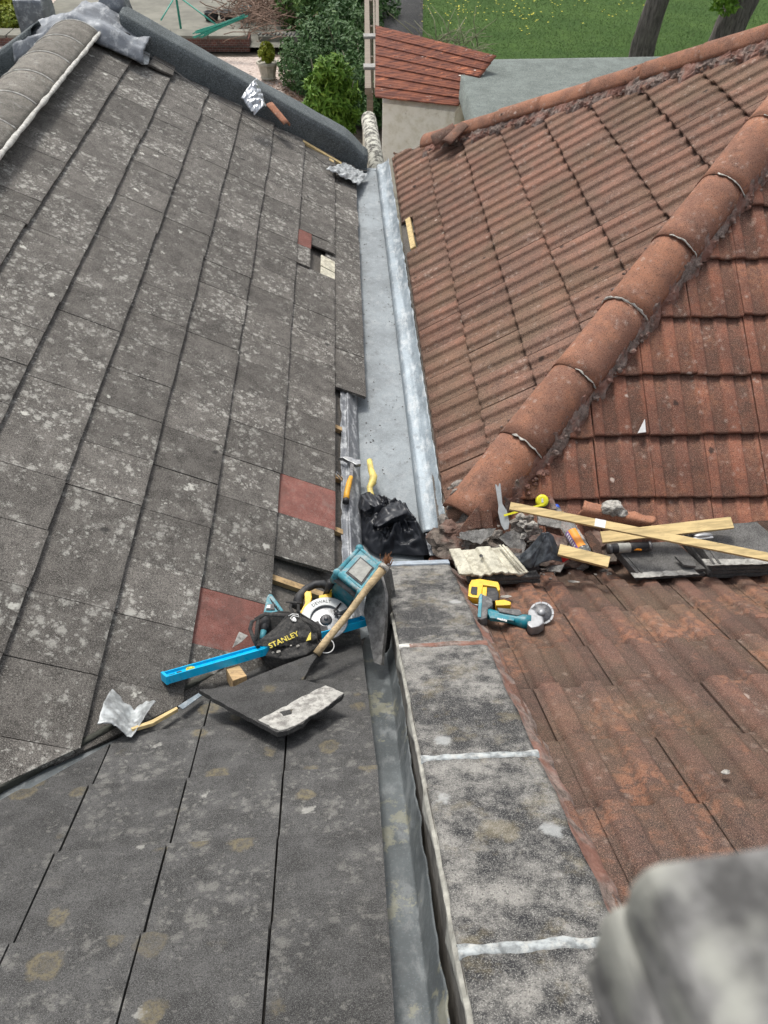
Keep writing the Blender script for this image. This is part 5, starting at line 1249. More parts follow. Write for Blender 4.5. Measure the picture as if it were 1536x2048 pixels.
bm = bmesh.new(); tube(bm, [P3d(q, *z_) for z_ in ((577, 1232, .055), (585, 1228, .062), (596, 1229, .062), (598, 1234, .06), (586, 1231, .066), (581, 1236, .064), (586, 1243, .064))], .0022, seg=6, M=q.M); lump(bm, P3d(q, 589, 1239, .066), (.008, .011, .003), 2, .4, M=q.M); link('cord', bm, M['white'], TB)
bm = bmesh.new()
for (x, y, s_) in ((546, 1305, .007), (557, 1303, .009), (582, 1291, .006), (596, 1292, .009)): lump(bm, P3d(q, x, y, .040), (s_, s_*.7, .003), 1, .5, M=q.M, seed=x)
link('mortar_fleck', bm, M['mortar_pale'], TB)
# white wire hoop
q = Pose((652, 1293), (668, 1293), 'P1', .06, tip=TOCAM(652, 1290), k=.6); c = Vector((*q.L(650, 1292), 0)); r = (Vector((*q.L(668, 1293), 0))-c).length; bm = bmesh.new()
tube(bm, [c+Vector((math.cos(a/10)*r, math.sin(a/10)*r*.85, .004*math.sin(a/5))) for a in range(-24, 28, 2)], .0022, seg=8, M=q.M); tag(link('wire_loop', bm, M['white'], smooth=True), 'thin white wire loop hanging off the wooden shaft', 'wire')
# long wooden shaft with bristle head
a_, b_ = at(633, 1308, 'P1', .09), CAM+ray(766, 1137)*((at(766, 1137, 'P1', .35)-CAM).length)
BR = thing('long_brush', 'weathered wooden shaft of a brush leaning up to the end of the parapet', 'brush', a_); pts = [a_.lerp(b_, i/8)+Vector((0, 0, .004*math.sin(i*1.3))) for i in range(9)]
bm = bmesh.new(); tube(bm, pts, [.016, .015, .0145, .0145, .014, .0145, .015, .017, .019], seg=16); link('shaft', bm, M['handle'], BR, smooth=True)
bm = bmesh.new(); tube(bm, [b_-(b_-a_)*.01, b_+(b_-a_)*.03], .023, seg=16); link('ferrule', bm, M['mortar_pale'], BR, smooth=True)
bm = bmesh.new(); dd = (b_-a_).normalized(); rnd = random.Random(2)
for i in range(90):
    o = b_+dd*.02+Vector([rnd.gauss(0, .008) for _ in range(3)]); tube(bm, [o, o+dd*.016+Vector([rnd.gauss(0, .008) for _ in range(3)])+Vector((0, 0, .02))], .0012, seg=3)
link('bristles', bm, plain('rusty_bristle', (.2, .09, .04), .8, var=.5), BR)
# two tiles on edge against the parapet
def leaning(name, lab, pts, n, ref, th, mat):
    o = at(*ref); n = Vector(n).normalized(); 
    def pt(x, y): r_ = ray(x, y); return CAM+r_*((o-CAM).dot(n)/r_.dot(n))
    P_ = [pt(*z_) for z_ in pts]; Mx_ = frame(P_[0], P_[1]-P_[0], n); I_ = Mx_.inverted(); bm_ = bmesh.new()
    rough_prism(bm_, [((I_ @ z_).x, (I_ @ z_).y) for z_ in P_], -th, 0, M=Mx_, amp=.002, bev=.001); return tag(link(name, bm_, M[mat]), lab, 'roof tile', 'tiles on edge by the parapet')
leaning('roof_tile', 'grey tile standing on edge nearest the tool pile, its broken face turned up', [(744, 1138), (758, 1136), (771, 1190), (770, 1250), (762, 1330), (748, 1325), (737, 1268), (727, 1223), (734, 1180)], (-.62, -.35, .7), (748, 1250, 'P1', .10), .02, 'cutface')
leaning('roof_tile', 'dark grey tile standing on edge between the broken one and the parapet face', [(757, 1128), (776, 1138), (783, 1180), (781, 1235), (772, 1296), (765, 1305), (768, 1200), (760, 1150)], (-.8, -.3, .5), (770, 1250, 'P1', .06), .02, 'g1')
# --- hammer
q = Pose((697, 965), (700, 925), 'GUT', .15, tip=(.35, 0, 1), k=.4); HM = T_('claw_hammer', 'claw hammer with amber handle resting on the lead at the gutter edge', 'hammer', q)
bm = bmesh.new(); prism(bm, q.poly([(698, 962), (701, 925), (708, 925), (705, 962)]), -.008, .004, M=q.M, bev=.002); link('shaft', bm, M['dsteel'], HM)
bm = bmesh.new(); prism(bm, q.poly([(676, 918), (690, 914), (703, 917), (712, 921), (721, 921), (722, 930), (712, 932), (704, 927), (696, 924), (686, 918)]), -.014, .010, M=q.M, bev=.004); link('head', bm, M['steel'], HM)
bm = bmesh.new(); tube(bm, [P3d(q, *z_) for z_ in ((702, 954, 0), (698, 966, 0), (694, 984, 0), (692, 1000, 0))], [.012, .016, .0165, .017], seg=14, M=q.M); link('grip', bm, M['amber'], HM, smooth=True)
bm = bmesh.new(); tube(bm, [P3d(q, 692, 999, 0), P3d(q, 691.5, 1005, 0)], [.0175, .018], seg=14, M=q.M); link('butt_cap', bm, M['black'], HM, smooth=True)
q = Pose((672, 945), (685, 958), 'P2', -.02); bm = bmesh.new(); tube(bm, [P3d(q, 686, 959, .01), P3d(q, 673, 943, .014), P3d(q, 672, 948, .01), P3d(q, 683, 962, .005)], .004, seg=6, M=q.M); tag(link('nail_punch', bm, M['steel']), 'small bent steel clip beside the hammer shaft', 'clip')
# yellow handled tool coming out of the black bag
q = Pose((748, 1000), (738, 925), 'GUT', .07); YH = tag(link('saw_handle', (lambda b_: (tube(b_, [P3d(q, *z_) for z_ in ((739, 921, .02), (742, 940, .02), (747, 953, .024), (745, 965, .024), (739, 975, .02), (742, 990, .015), (750, 1004, .01), (765, 1030, -.01))], [.016, .018, .022, .021, .016, .017, .016, .014], seg=16, M=q.M), b_)[1])(bmesh.new()), M['bone'], smooth=True), 'curved pale yellow tool grip sticking out of the black rubble sack', 'hand tool')
# --- black rubble sack: crumpled polythene
q = Pose((722, 1090), (862, 1108), 'GUT', .02)
bm = bmesh.new(); out = [(716, 1012), (722, 990), (738, 984), (752, 1000), (770, 1003), (790, 1002), (812, 1012), (832, 1040), (832, 1050), (845, 1068), (858, 1085), (862, 1111), (830, 1112), (790, 1108), (760, 1112), (738, 1100), (724, 1080), (722, 1050), (718, 1030)]
O2 = [Vector((*q.L(*z_), 0)) for z_ in out]; cen = Vector((*q.L(785, 1055), 0)); no = len(out)
def bagp(u, v):
    t_ = u*no; i = int(t_) % no; f = t_-int(t_); e = O2[i].lerp(O2[(i+1) % no], f); pp = cen.lerp(e, v)
    ang = math.atan2(pp.y-cen.y, pp.x-cen.x); crease = abs(fbm((math.cos(ang)*1.8, math.sin(ang)*1.8, v*1.3), 1.6, 3))
    cr2 = abs(mnoise.noise(Vector((pp.x*14, pp.y*6, 3)))); cr3 = abs(mnoise.noise(Vector((pp.x*9+pp.y*14, pp.y*20-pp.x*9, 8))))
    h_ = (1-v**3)*(.08+.10*crease-.020*cr2-.06*cr3)+.004
    return q.M @ Vector((pp.x, pp.y, h_))
g_ = [[bm.verts.new(bagp(i/120, (j+.02)/34)) for j in range(35)] for i in range(120)]
for i in range(120):
    for j in range(34): bm.faces.new((g_[i][j], g_[(i+1) % 120][j], g_[(i+1) % 120][j+1], g_[i][j+1]))
bmesh.ops.recalc_face_normals(bm, faces=bm.faces); SK = tag(link('rubble_sack', bm, M['bag'], smooth=True), 'crumpled black rubble sack lying in the end of the gutter', 'sack')
bm = bmesh.new()
for (rows, sd) in (([[(716, 1012, .05), (722, 990, .08), (740, 984, .09), (760, 1000, .07)], [(728, 1024, .09), (745, 1015, .12), (760, 1012, .11), (775, 1010, .09)], [(742, 1030, .07), (752, 1028, .07), (768, 1022, .08), (786, 1018, .07)]], 1), ([[(745, 1052, .09), (765, 1015, .15), (795, 1003, .13), (812, 1018, .11)], [(755, 1055, .13), (790, 1035, .17), (815, 1025, .15), (832, 1038, .12)], [(758, 1057, .08), (790, 1048, .10), (815, 1045, .10), (834, 1050, .09)]], 2)):
    rr_ = [[P3d(q, *z_) for z_ in r_] for r_ in rows]
    def fn(u, v, rr_=rr_, sd=sd):
        a = u*3; i = min(int(a), 2); f = a-i; b = v*2; j = min(int(b), 1); g = b-j
        pp = rr_[j][i].lerp(rr_[j][i+1], f).lerp(rr_[j+1][i].lerp(rr_[j+1][i+1], f), g); return q.M @ (pp+Vector((0, 0, .022*abs(mnoise.noise(Vector((u*5, v*4, sd))))-.005*abs(mnoise.noise(Vector((u*9, v*6, sd)))))))
    grid(bm, 40, 26, fn)
solid(bm, .0012); link('sack_fold', bm, M['bag'], SK, smooth=True, world=True)
# ------------------------------------------------------------------ the pile where the red slopes meet
PL['FL'] = (Vector((0, 0, 1)), 2.872)
_np = Vector((0, -.5, .866)).normalized(); PL['PI'] = (_np, -_np.dot(Vector((1, 2.60, -3.015))))
def slabpoly(name, lab, cat, pts, pl, lift, th, mat, tip=None, k=0, amp=.002, bev=.001, group=None, step=.02):
    q = Pose(pts[0], pts[1], pl, lift, tip, k); bm = bmesh.new(); rough_prism(bm, q.poly(pts), -th, 0, M=q.M, amp=amp, seed=len(lab), bev=bev, step=step)
    return tag(link(name, bm, M[mat]), lab, cat, group), q
def stick(name, lab, a, b, wpx, pl, la, lb, th, mat, cat='batten', pl2=None):
    """a sawn timber between two photo points, resting at heights la / lb over a slope"""
    A, B = at(*a, pl, la), at(*b, pl2 or pl, lb); L_ = (B-A).length; n = nof(pl)*.6-ray(*a)*.4; Mx_ = frame(A, B-A, n)
    d_ = (A-CAM).dot(Fv); w_ = wpx/F_PX*d_; bm = bmesh.new(); box(bm, (L_/2, 0, -th/2), (L_, w_, th), M=Mx_, bev=.0015); return tag(link(name, bm, M[mat]), lab, cat), Mx_, L_, w_
LVL = (Vector((0, .0, 1)), 0)
# long thin batten
o, Mx_, L_, w_ = stick('batten', 'long thin pale batten lying across the whole debris pile', (1020, 1011), (1560, 1121), 17, 'FL', .22, .19, .014, 'pine')
bm = bmesh.new(); box(bm, (L_*.345, 0, .0006), (.05, w_*1.01, .0012), M=Mx_); link('paper_label', bm, M['white'], o, label='white paper sticker')
stick('batten', 'wide short pale board beneath the long batten on the tile stacks', (1203, 1074), (1457, 1056), 25, 'FL', .100, .128, .014, 'pine', 'board')
stick('batten', 'short thick offcut of batten pointing down at the near slope', (1118, 1098), (1198, 1141), 24, 'FL', .17, .06, .02, 'pine', 'batten')
# stacks of spare grey tiles
def spare(bm, q, pts, h0, th):
    P4_ = [Vector((*p_, 0)) for p_ in q.poly(pts, 0)]
    rough_prism(bm, [(p_.x, p_.y) for p_ in P4_], h0, h0+th, M=q.M, amp=.0012, bev=.0012)
    # interlocking grooves: two raised strips along the left edge and a clean worn strip at the front
    a, d = P4_[3], P4_[0]; e = (P4_[2]-P4_[3])*.05
    for k_ in (.0, 1.0):
        box_pts = [a+e*k_*1.3, a+e*(k_*1.3+.5), d+e*(k_*1.3+.5), d+e*k_*1.3]; prism(bm, [(p_.x, p_.y) for p_ in box_pts], h0+th, h0+th+.004, M=q.M)
SP = ['lower tile of the left-hand spare stack under the sealant tube', 'top tile of the left-hand spare stack under the sealant tube']
q = Pose((1265, 1160), (1405, 1152), 'FL', .0)
lt = [(1222, 1104), (1345, 1094), (1406, 1150), (1268, 1159)]
for i in range(2):
    bm = bmesh.new(); spare(bm, q, [(x+(4 if i == 0 else 0), y+(0 if i else 2)) for x, y in lt], .026*i, .019)
    o = tag(link('spare_tile', bm, M['slate']), SP[i], 'roof tile', 'spare grey tiles stacked on the red roof')
bm = bmesh.new(); pp = [q.L(*z_, .046) for z_ in [(1262, 1146), (1388, 1139), (1398, 1148), (1270, 1156)]]; rough_prism(bm, pp, .0445, .0462, M=q.M, amp=.006, seed=3, step=.012); link('clean_band', bm, M['clean'], o)
q = Pose((1405, 1162), (1555, 1155), 'FL', .0)
ls_ = ['bottom', 'third', 'second', 'topmost']
for i in range(4):
    bm = bmesh.new(); spare(bm, q, [(1356+2*i, 1082), (1500, 1072), (1580+3*i, 1150), (1418-5*(i % 2), 1157)], .027*i, .020)
    o = tag(link('spare_tile', bm, M['slate']), ls_[i]+' tile of the right-hand spare stack at the picture edge', 'roof tile', 'spare grey tiles stacked on the red roof')
bm = bmesh.new(); pp = [q.L(*z_, .101) for z_ in [(1402, 1118), (1560, 1118), (1572, 1127), (1412, 1131)]]; rough_prism(bm, pp, .0995, .1018, M=q.M, amp=.006, seed=5, step=.012); link('clean_band', bm, M['clean'], o)
slabpoly('tile_offcut', 'small grey tile offcut wedged between the two spare stacks', 'roof tile', [(1350, 1112), (1388, 1120), (1392, 1132), (1368, 1130)], 'FL', .075, .012, 'slate')
# sealant tube
A, B = at(1217, 1098, 'FL', .074), at(1300, 1092, 'FL', .074); SEA = thing('sealant_tube', 'black sealant cartridge lying under the wide board on the spare tiles', 'sealant tube', A)
bm = bmesh.new(); tube(bm, [A, B], .024, seg=24); link('cartridge', bm, M['black'], SEA, smooth=True)
bm = bmesh.new(); ax = (B-A).normalized(); tube(bm, [A-ax*.004, A+ax*.012], .026, seg=24); tube(bm, [B-ax*.012, B+ax*.003], .026, seg=24); link('end_ring', bm, M['dsteel'], SEA, smooth=True)
bm = bmesh.new(); tube(bm, [A+ax*.045, A+ax*.105], .0244, seg=24, cap=False); link('label_band', bm, M['dustgrey'], SEA, smooth=True)
bm = bmesh.new(); Mt_ = frame(A.lerp(B, .55)+nof('FL')*.0-ray(1255, 1104)*.0247-Vector((0, 0, .008)), ax, -ray(1255, 1104)-Vector((0, .5, .2))); rough_prism(bm, [(-.05, -.008), (.05, -.008), (.05, -.002), (-.05, -.002)], -.003, .0008, M=Mt_); link('print_line', bm, M['orange'], SEA)
# small steel float lying on top
q = Pose((1385, 1076), (1430, 1072), 'FL', .15, tip=TOCAM(1400, 1070), k=.3); bm = bmesh.new(); lump(bm, P3d(q, 1407, 1071, .0), (.045, .014, .010), 3, .1, M=q.M); box(bm, P3d(q, 1405, 1076, .0), (.10, .012, .004), M=q.M, bev=.001)
tag(link('bottle_top', bm, M['alu'], smooth=True), 'small shiny grey cap lying between the two boards', 'cap')
# cream coated upside-down tile, and the one beneath
q = Pose((920, 1149), (1053, 1144), 'FL', .085, tip=(0, -.15, 1), k=1.); CT = T_('roof_tile', 'upturned ribbed tile with cream cement coating at the head of the parapet', 'roof tile', q)
bm = bmesh.new(); cor = [Vector((*q.L(*z_), 0)) for z_ in ((919, 1150), (1054, 1144), (1010, 1092), (898, 1100))]
def cream(u, v):
    p_ = cor[0].lerp(cor[1], u).lerp(cor[3].lerp(cor[2], u), v); w_ = .012*(math.tanh(8*math.sin(u*2*math.pi*1.9+.6)))
    edge = .010*fbm((u*14, 3, 1), 1, 3)*max(0, 1-v*6); return q.M @ Vector((p_.x, p_.y-edge*0+edge, p_.z+w_*.7+.0015*fbm((u*20, v*20, 4), 1, 3)))
grid(bm, 70, 40, cream); solid(bm, .017); link('tile_body', bm, M['palec'], CT)
bm = bmesh.new()
for k_ in (.90, .955): 
    a_ = cor[0].lerp(cor[1], k_); b_ = cor[3].lerp(cor[2], k_); tube(bm, [a_+Vector((0, 0, .010)), b_+Vector((0, 0, .010))], .005, seg=6, M=q.M)
link('edge_rib', bm, M['palec'], CT)
bm = bmesh.new(); c_ = P3d(q, 962, 1112, .012); lathe(bm, [(.001, 0), (.007, 0), (.009, .0015)], M=q.M @ Matrix.Translation(c_), seg=12); link('nail_hole', bm, M['black'], CT)
q = Pose((935, 1174), (1080, 1170), 'FL', -.01)
for i, lab in enumerate(('dark grey tile lowest under the cream coated tile', 'dark grey tile directly under the cream coated tile')):
    bm = bmesh.new(); spare(bm, q, [(922+6*i, 1126), (1046, 1118), (1080-2*i, 1166), (938-2*i, 1172)], .026*i, .02); tag(link('spare_tile', bm, M['slate']), lab, 'roof tile', 'spare grey tiles stacked on the red roof')
# yellow drill
q = Pose((940, 1195), (1015, 1200), 'P3', .045, tip=TOCAM(970, 1190), k=.35); YD = T_('cordless_drill', 'yellow and black cordless drill lying on its side behind the teal grinder', 'power tool', q)
bm = bmesh.new(); P_ = q.poly([(936, 1198), (938, 1176), (943, 1166), (960, 1164), (996, 1170), (999, 1178), (1000, 1186), (996, 1188), (992, 1180), (966, 1176), (962, 1200), (955, 1202), (944, 1201)])
prism(bm, P_, -.03, .02, M=q.M, bev=.003); bs_ = link('battery_shell', bm, M['yel'], YD)
bm = bmesh.new(); prism(bm, q.poly([(941, 1193), (943, 1180), (955, 1181), (954, 1197), (945, 1196)]), .012, .0225, M=q.M, bev=.001); link('battery_window', bm, M['black'], bs_)
bm = bmesh.new(); prism(bm, q.poly([(965, 1202), (968, 1178), (994, 1180), (998, 1192), (996, 1206), (980, 1206)]), -.03, .014, M=q.M, bev=.005); link('handle', bm, M['black'], YD)
bm = bmesh.new(); prism(bm, q.poly([(964, 1199), (965, 1182), (974, 1182), (973, 1200)]), .0, .026, M=q.M, bev=.003); prism(bm, q.poly([(990, 1206), (992, 1216), (1021, 1215), (1022, 1209), (1008, 1204)]), -.02, .016, M=q.M, bev=.004); link('body', bm, M['yel'], YD)
bm = bmesh.new(); tube(bm, [P3d(q, 962, 1212, -.01), P3d(q, 944, 1209, -.01)], [.005, .005], seg=10, M=q.M); tube(bm, [P3d(q, 944, 1209, -.01), P3d(q, 935, 1208, -.01)], [.008, .004], seg=12, M=q.M); link('drill_bit', bm, M['steel'], YD, smooth=True)
# teal grinder
q = Pose((960, 1225), (1090, 1240), 'P3', .05, tip=TOCAM(1020, 1230), k=.35); GR = T_('angle_grinder', 'dusty teal cordless angle grinder with segmented cutting disc on the near red slope', 'power tool', q)
bm = bmesh.new(); tube(bm, [P3d(q, *z_) for z_ in ((972, 1226, 0), (985, 1230, 0), (1010, 1235, 0), (1034, 1240, 0), (1048, 1243, 0), (1062, 1244, 0))], [.024, .023, .021, .025, .031, .030], seg=20, M=q.M, flat=.9); link('body', bm, M['teal'], GR, smooth=True)
bm = bmesh.new(); prism(bm, q.poly([(955, 1245), (957, 1200), (963, 1196), (972, 1200), (984, 1206), (986, 1218), (976, 1226), (974, 1244), (962, 1248)]), -.03, .026, M=q.M, bev=.006); link('battery', bm, M['dustdark'], GR)
bm = bmesh.new(); prism(bm, q.poly([(955, 1243), (959, 1198), (965, 1197), (962, 1245)]), -.025, .030, M=q.M, bev=.003); link('battery_end', bm, M['tealg'], GR)
bm = bmesh.new(); prism(bm, q.poly([(994, 1224), (1040, 1228), (1044, 1238), (1034, 1240), (998, 1232)]), .008, .027, M=q.M, bev=.004); link('grip_pad', bm, M['dustdark'], GR)
bm = bmesh.new(); prism(bm, q.poly([(976, 1234), (984, 1232), (1030, 1244), (1028, 1249), (980, 1243)]), .002, .0225, M=q.M, bev=.003); link('side_strip', bm, M['teal'], GR)
aT, bT = P3d(q, 984, 1234, .0240), P3d(q, 1025, 1244, .0240); bm = text_bm('makita', .016, q.M @ frame((aT+bT)/2, bT-aT, Vector((0, -.1, 1))), .0006, 1.0, bold=.0004); link('lettering', bm, M['white'], GR)
bm = bmesh.new(); prism(bm, q.poly([(1056, 1226), (1064, 1224), (1072, 1228), (1076, 1236), (1086, 1240), (1088, 1253), (1077, 1260), (1062, 1263), (1054, 1256)]), -.026, .022, M=q.M, bev=.008); link('gear_head', bm, M['alu'], GR)
cD = P3d(q, 1083, 1226, .004); rD = (P3d(q, 1107, 1227, .004)-cD).length; Md = q.M @ Matrix.Translation(cD) @ Matrix.Rotation(R_(24), 4, 'X')
bm = bmesh.new(); lathe(bm, [(.001, -.001), (rD*.96, -.001), (rD*.96, .001), (.001, .001)], M=Md, seg=48); dk_ = link('disc', bm, M['dsteel'], GR)
for i in range(11):
    bm = bmesh.new(); prism(bm, arcpoly(Vector((0, 0, 0)), rD*.86, rD*1.03, i*32.7, i*32.7+29, 5), -.0016, .0016, M=Md); link('disc_segment', bm, M['steel'], dk_)
bm = bmesh.new(); lathe(bm, [(.001, .012), (rD*.3, .012), (rD*.34, .004), (rD*.36, -.002)], M=Md, seg=20); link('flange', bm, M['alu'], GR)
# pry bar
q = Pose((1010, 1060), (994, 968), 'PI', .10, tip=TOCAM(1003, 1010), k=.45); bm = bmesh.new()
prism(bm, q.poly([(990, 968), (994, 970), (996, 975), (999, 966), (1001, 968), (1005, 1008), (1014, 1022), (1019, 1046), (1017, 1058), (1009, 1061), (1002, 1050), (996, 1025), (997, 1012)]), -.006, .003, M=q.M, bev=.003); tag(link('pry_bar', bm, M['silver']), 'light grey forked pry bar leaning on the lowest hip tile', 'pry bar')
# tape measure
q = Pose((1085, 1003), (1100, 1003), 'P5', .03, tip=TOCAM(1085, 1003), k=.5); TM = T_('tape_measure', 'bright yellow tape measure at the foot of the bright red slope', 'tape measure', q); c_ = Vector((*q.L(1084, 1002), 0)); r_ = (Vector((*q.L(1097, 1002), 0))-c_).length
bm = bmesh.new(); lathe(bm, [(.001, .018), (r_*.55, .019), (r_*.9, .017), (r_, .010), (r_, -.014), (r_*.9, -.018), (.001, -.018)], M=q.M @ Matrix.Translation(c_), seg=28); link('case', bm, M['lemon'], TM, smooth=True)
bm = bmesh.new(); prism(bm, arcpoly(c_, r_*.8, r_*1.12, -140, 20, 14), -.019, .012, M=q.M, bev=.002); link('bumper', bm, M['black'], TM)
bm = bmesh.new(); box(bm, c_+Vector((.0, .0, .0195)), (r_*.28, r_*.6, .002), M=q.M); link('sticker', bm, M['white'], TM)
bm = bmesh.new(); A, B = at(1008, 1031, 'PI', .12), at(1062, 1023, 'P5', .04); Lt = (B-A).length; box(bm, (Lt/2, 0, 0), (Lt, .010, .002), M=frame(A, B-A, nof('P5'))); link('tape_blade', bm, M['lemon'], TM)
# bottle
A, B = at(1114, 1016, 'P5', .045), at(1172, 1112, 'FL', .09); BO = thing('plastic_bottle', 'clear drinks bottle with blue cap, orange and purple label under the long batten', 'bottle', A); ax = (B-A).normalized(); Lb = (B-A).length; Mb = frame(A, Vector((1, 0, 0)), ax)
bm = bmesh.new(); lathe(bm, [(.012, .0), (.013, .02), (.018, .045), (.034, .09), (.037, .12), (.036, Lb*.6), (.037, Lb*.9), (.030, Lb), (.001, Lb)], M=Mb, seg=28); link('bottle_body', bm, M['clear'], BO, smooth=True)
bm = bmesh.new(); lathe(bm, [(.001, -.014), (.015, -.014), (.0155, .006), (.013, .008)], M=Mb, seg=20); link('cap', bm, M['blue'], BO, smooth=True)
bm = bmesh.new(); tube(bm, [A+ax*.052, A+ax*.062], .021, seg=16); link('neck_ring', bm, M['amber'], BO, smooth=True)
z0, z1 = Lb*.56, Lb*.9
def wrap(a0, a1, z0, z1, r=.0375, n=14):
    b_ = bmesh.new(); 
    for i in range(n):
        t0, t1 = a0+(a1-a0)*i/n, a0+(a1-a0)*(i+1)/n
        b_.faces.new([b_.verts.new(Mb @ Vector((r*math.cos(t), r*math.sin(t), z))) for t, z in ((t0, z0), (t1, z0), (t1, z1), (t0, z1))])
    return b_
camdir = (Mb.inverted().to_3x3() @ -ray(1150, 1070)); ac = math.atan2(camdir.y, camdir.x)
lb_ = link('label', wrap(ac-1.4, ac+1.4, z0, z1), M['mortar_pale'], BO); link('orange_band', wrap(ac-.75, ac+.45, z0, z1, .0380), M['orange'], lb_); link('purple_band', wrap(ac+.3, ac+1.1, z0, z1, .0384), M['purple'], lb_)
bm = bmesh.new()
for i in range(6):
    wb_ = wrap(ac+.45, ac+.95, z0+.010+i*.0175, z0+.020+i*.0175, .0388, 4); wb_.to_mesh(TMP); wb_.free(); bm.from_mesh(TMP)
link('label_print', bm, M['white'], lb_)
# black plastic loop and red cartridge under it
q = Pose((1050, 1120), (1120, 1120), 'FL', .10, tip=TOCAM(1085, 1100), k=.5); PB = T_('plastic_sheet', 'torn black rubber damp-course strip looped up over a red bag', 'rubber strip', q)
bm = sheet3([[(1040, 1112, .0), (1062, 1092, .03), (1083, 1066, .09), (1090, 1064, .10)], [(1044, 1126, -.01), (1062, 1115, .03), (1080, 1090, .07), (1090, 1072, .10)], [(1050, 1138, -.03), (1064, 1136, .0), (1078, 1112, .04), (1093, 1072, .09)]], seed=11, amp=.004); link('strip_fold', bm, M['bagdust'], PB, smooth=True)
bm = sheet3([[(1088, 1066, .10), (1096, 1064, .10), (1106, 1072, .08), (1112, 1090, .05)], [(1088, 1078, .09), (1098, 1090, .08), (1108, 1102, .05), (1122, 1114, .02)], [(1068, 1137, .0), (1085, 1125, .05), (1105, 1120, .04), (1124, 1124, .0)]], seed=12, amp=.004); link('strip_fold', bm, M['bagdust'], PB, smooth=True)
bm = sheet3([[(1030, 1112, -.03), (1050, 1110, -.01), (1075, 1112, -.02)], [(1028, 1126, -.04), (1050, 1130, -.02), (1078, 1132, -.03)], [(1040, 1140, -.06), (1056, 1142, -.05), (1080, 1138, -.05)]], seed=13); link('strip_fold', bm, M['bagdust'], PB, smooth=True)
bm = bmesh.new(); lump(bm, P3d(q, 1087, 1098, -.01), (.03, .026, .02), 3, .4, M=q.M, seed=4); lump(bm, P3d(q, 1126, 1114, -.02), (.035, .022, .02), 3, .3, M=q.M, seed=6); tag(link('red_bag', bm, M['red'], smooth=True), 'scrap of shiny red packaging showing under the black strip', 'packaging')
# clay fragments and mortar lumps
frs = [
 ('broken_tile', 'grey broken tile shard like a shallow boat in front of the hip end', [(913, 1074), (918, 1066), (948, 1060), (992, 1056), (984, 1070), (960, 1088), (936, 1082)], .13, 'cut'),
 ('broken_tile', 'wedge of broken tile right of the shallow grey shard', [(998, 1076), (1010, 1066), (1028, 1060), (1045, 1072), (1052, 1090), (1046, 1112), (1026, 1108), (1016, 1092)], .10, 'cut'),
 ('broken_tile', 'reddish tile fragment behind the black strip', [(1056, 1078), (1062, 1070), (1100, 1066), (1130, 1074), (1138, 1084), (1134, 1092), (1098, 1090)], .11, 'mortar_red'),
 ('broken_tile', 'narrow pinkish tile sliver beside the bottle cap', [(1099, 1000), (1102, 990), (1110, 1004), (1114, 1016), (1104, 1018)], .18, 'mortar_red'),
 ('broken_tile', 'pinkish striped tile wedge below the lowest hip tile', [(912, 1070), (930, 1044), (958, 1010), (961, 1040), (962, 1056), (934, 1060), (918, 1074)], .14, 'r5'),
 ('broken_tile', 'small ribbed tile end beside the pink striped wedge', [(960, 1022), (982, 1022), (988, 1056), (962, 1057)], .10, 'r5'),
 ('broken_tile', 'grey tile fragment under the short batten offcut', [(1090, 1132), (1112, 1122), (1130, 1128), (1120, 1144), (1098, 1142)], .05, 'cut'),
 ('broken_tile', 'dark red broken tile standing right of the bottle', [(1168, 1068), (1180, 1060), (1200, 1085), (1208, 1120), (1196, 1130), (1184, 1100)], .10, 'r3'),
 ('broken_tile', 'flat grey mortar slab left of the bottle under the long batten', [(1076, 1030), (1100, 1030), (1126, 1044), (1122, 1056), (1090, 1050), (1078, 1048)], .16, 'cut'),
 ('broken_tile', 'ribbed tile scrap at the centre of the rubble', [(1092, 1052), (1118, 1056), (1124, 1070), (1096, 1068)], .12, 'r5'),
 ('broken_tile', 'thin dark broken tile at the far right edge above the spare stack', [(1480, 1052), (1500, 1044), (1560, 1038), (1570, 1062), (1530, 1068), (1505, 1062)], .17, 'r3'),
 ('broken_tile', 'rough pale broken edge under the thin dark tile at the far right', [(1494, 1064), (1516, 1058), (1560, 1062), (1560, 1080), (1516, 1080), (1508, 1070)], .14, 'cut'),
 ('tile_chip', 'white chip of tile caught on the bright red slope', [(1276, 866), (1290, 838), (1292, 864)], None, 'white'),
]
rnd = random.Random(4)
for nm_, lab, pts, lift, mt in frs:
    if lift is None: slabpoly(nm_, lab, 'tile chip', pts, 'P5', .02, .012, mt, amp=.001); continue
    ym = sum(z_[1] for z_ in pts)/len(pts); slabpoly(nm_, lab, 'broken tile', pts, 'PI' if ym < 1095 else 'P3', lift*.6+.01, .016, mt, tip=(rnd.uniform(-.5, .5), rnd.uniform(-1.1, -.2), 1), k=.6, amp=.005, step=.012)
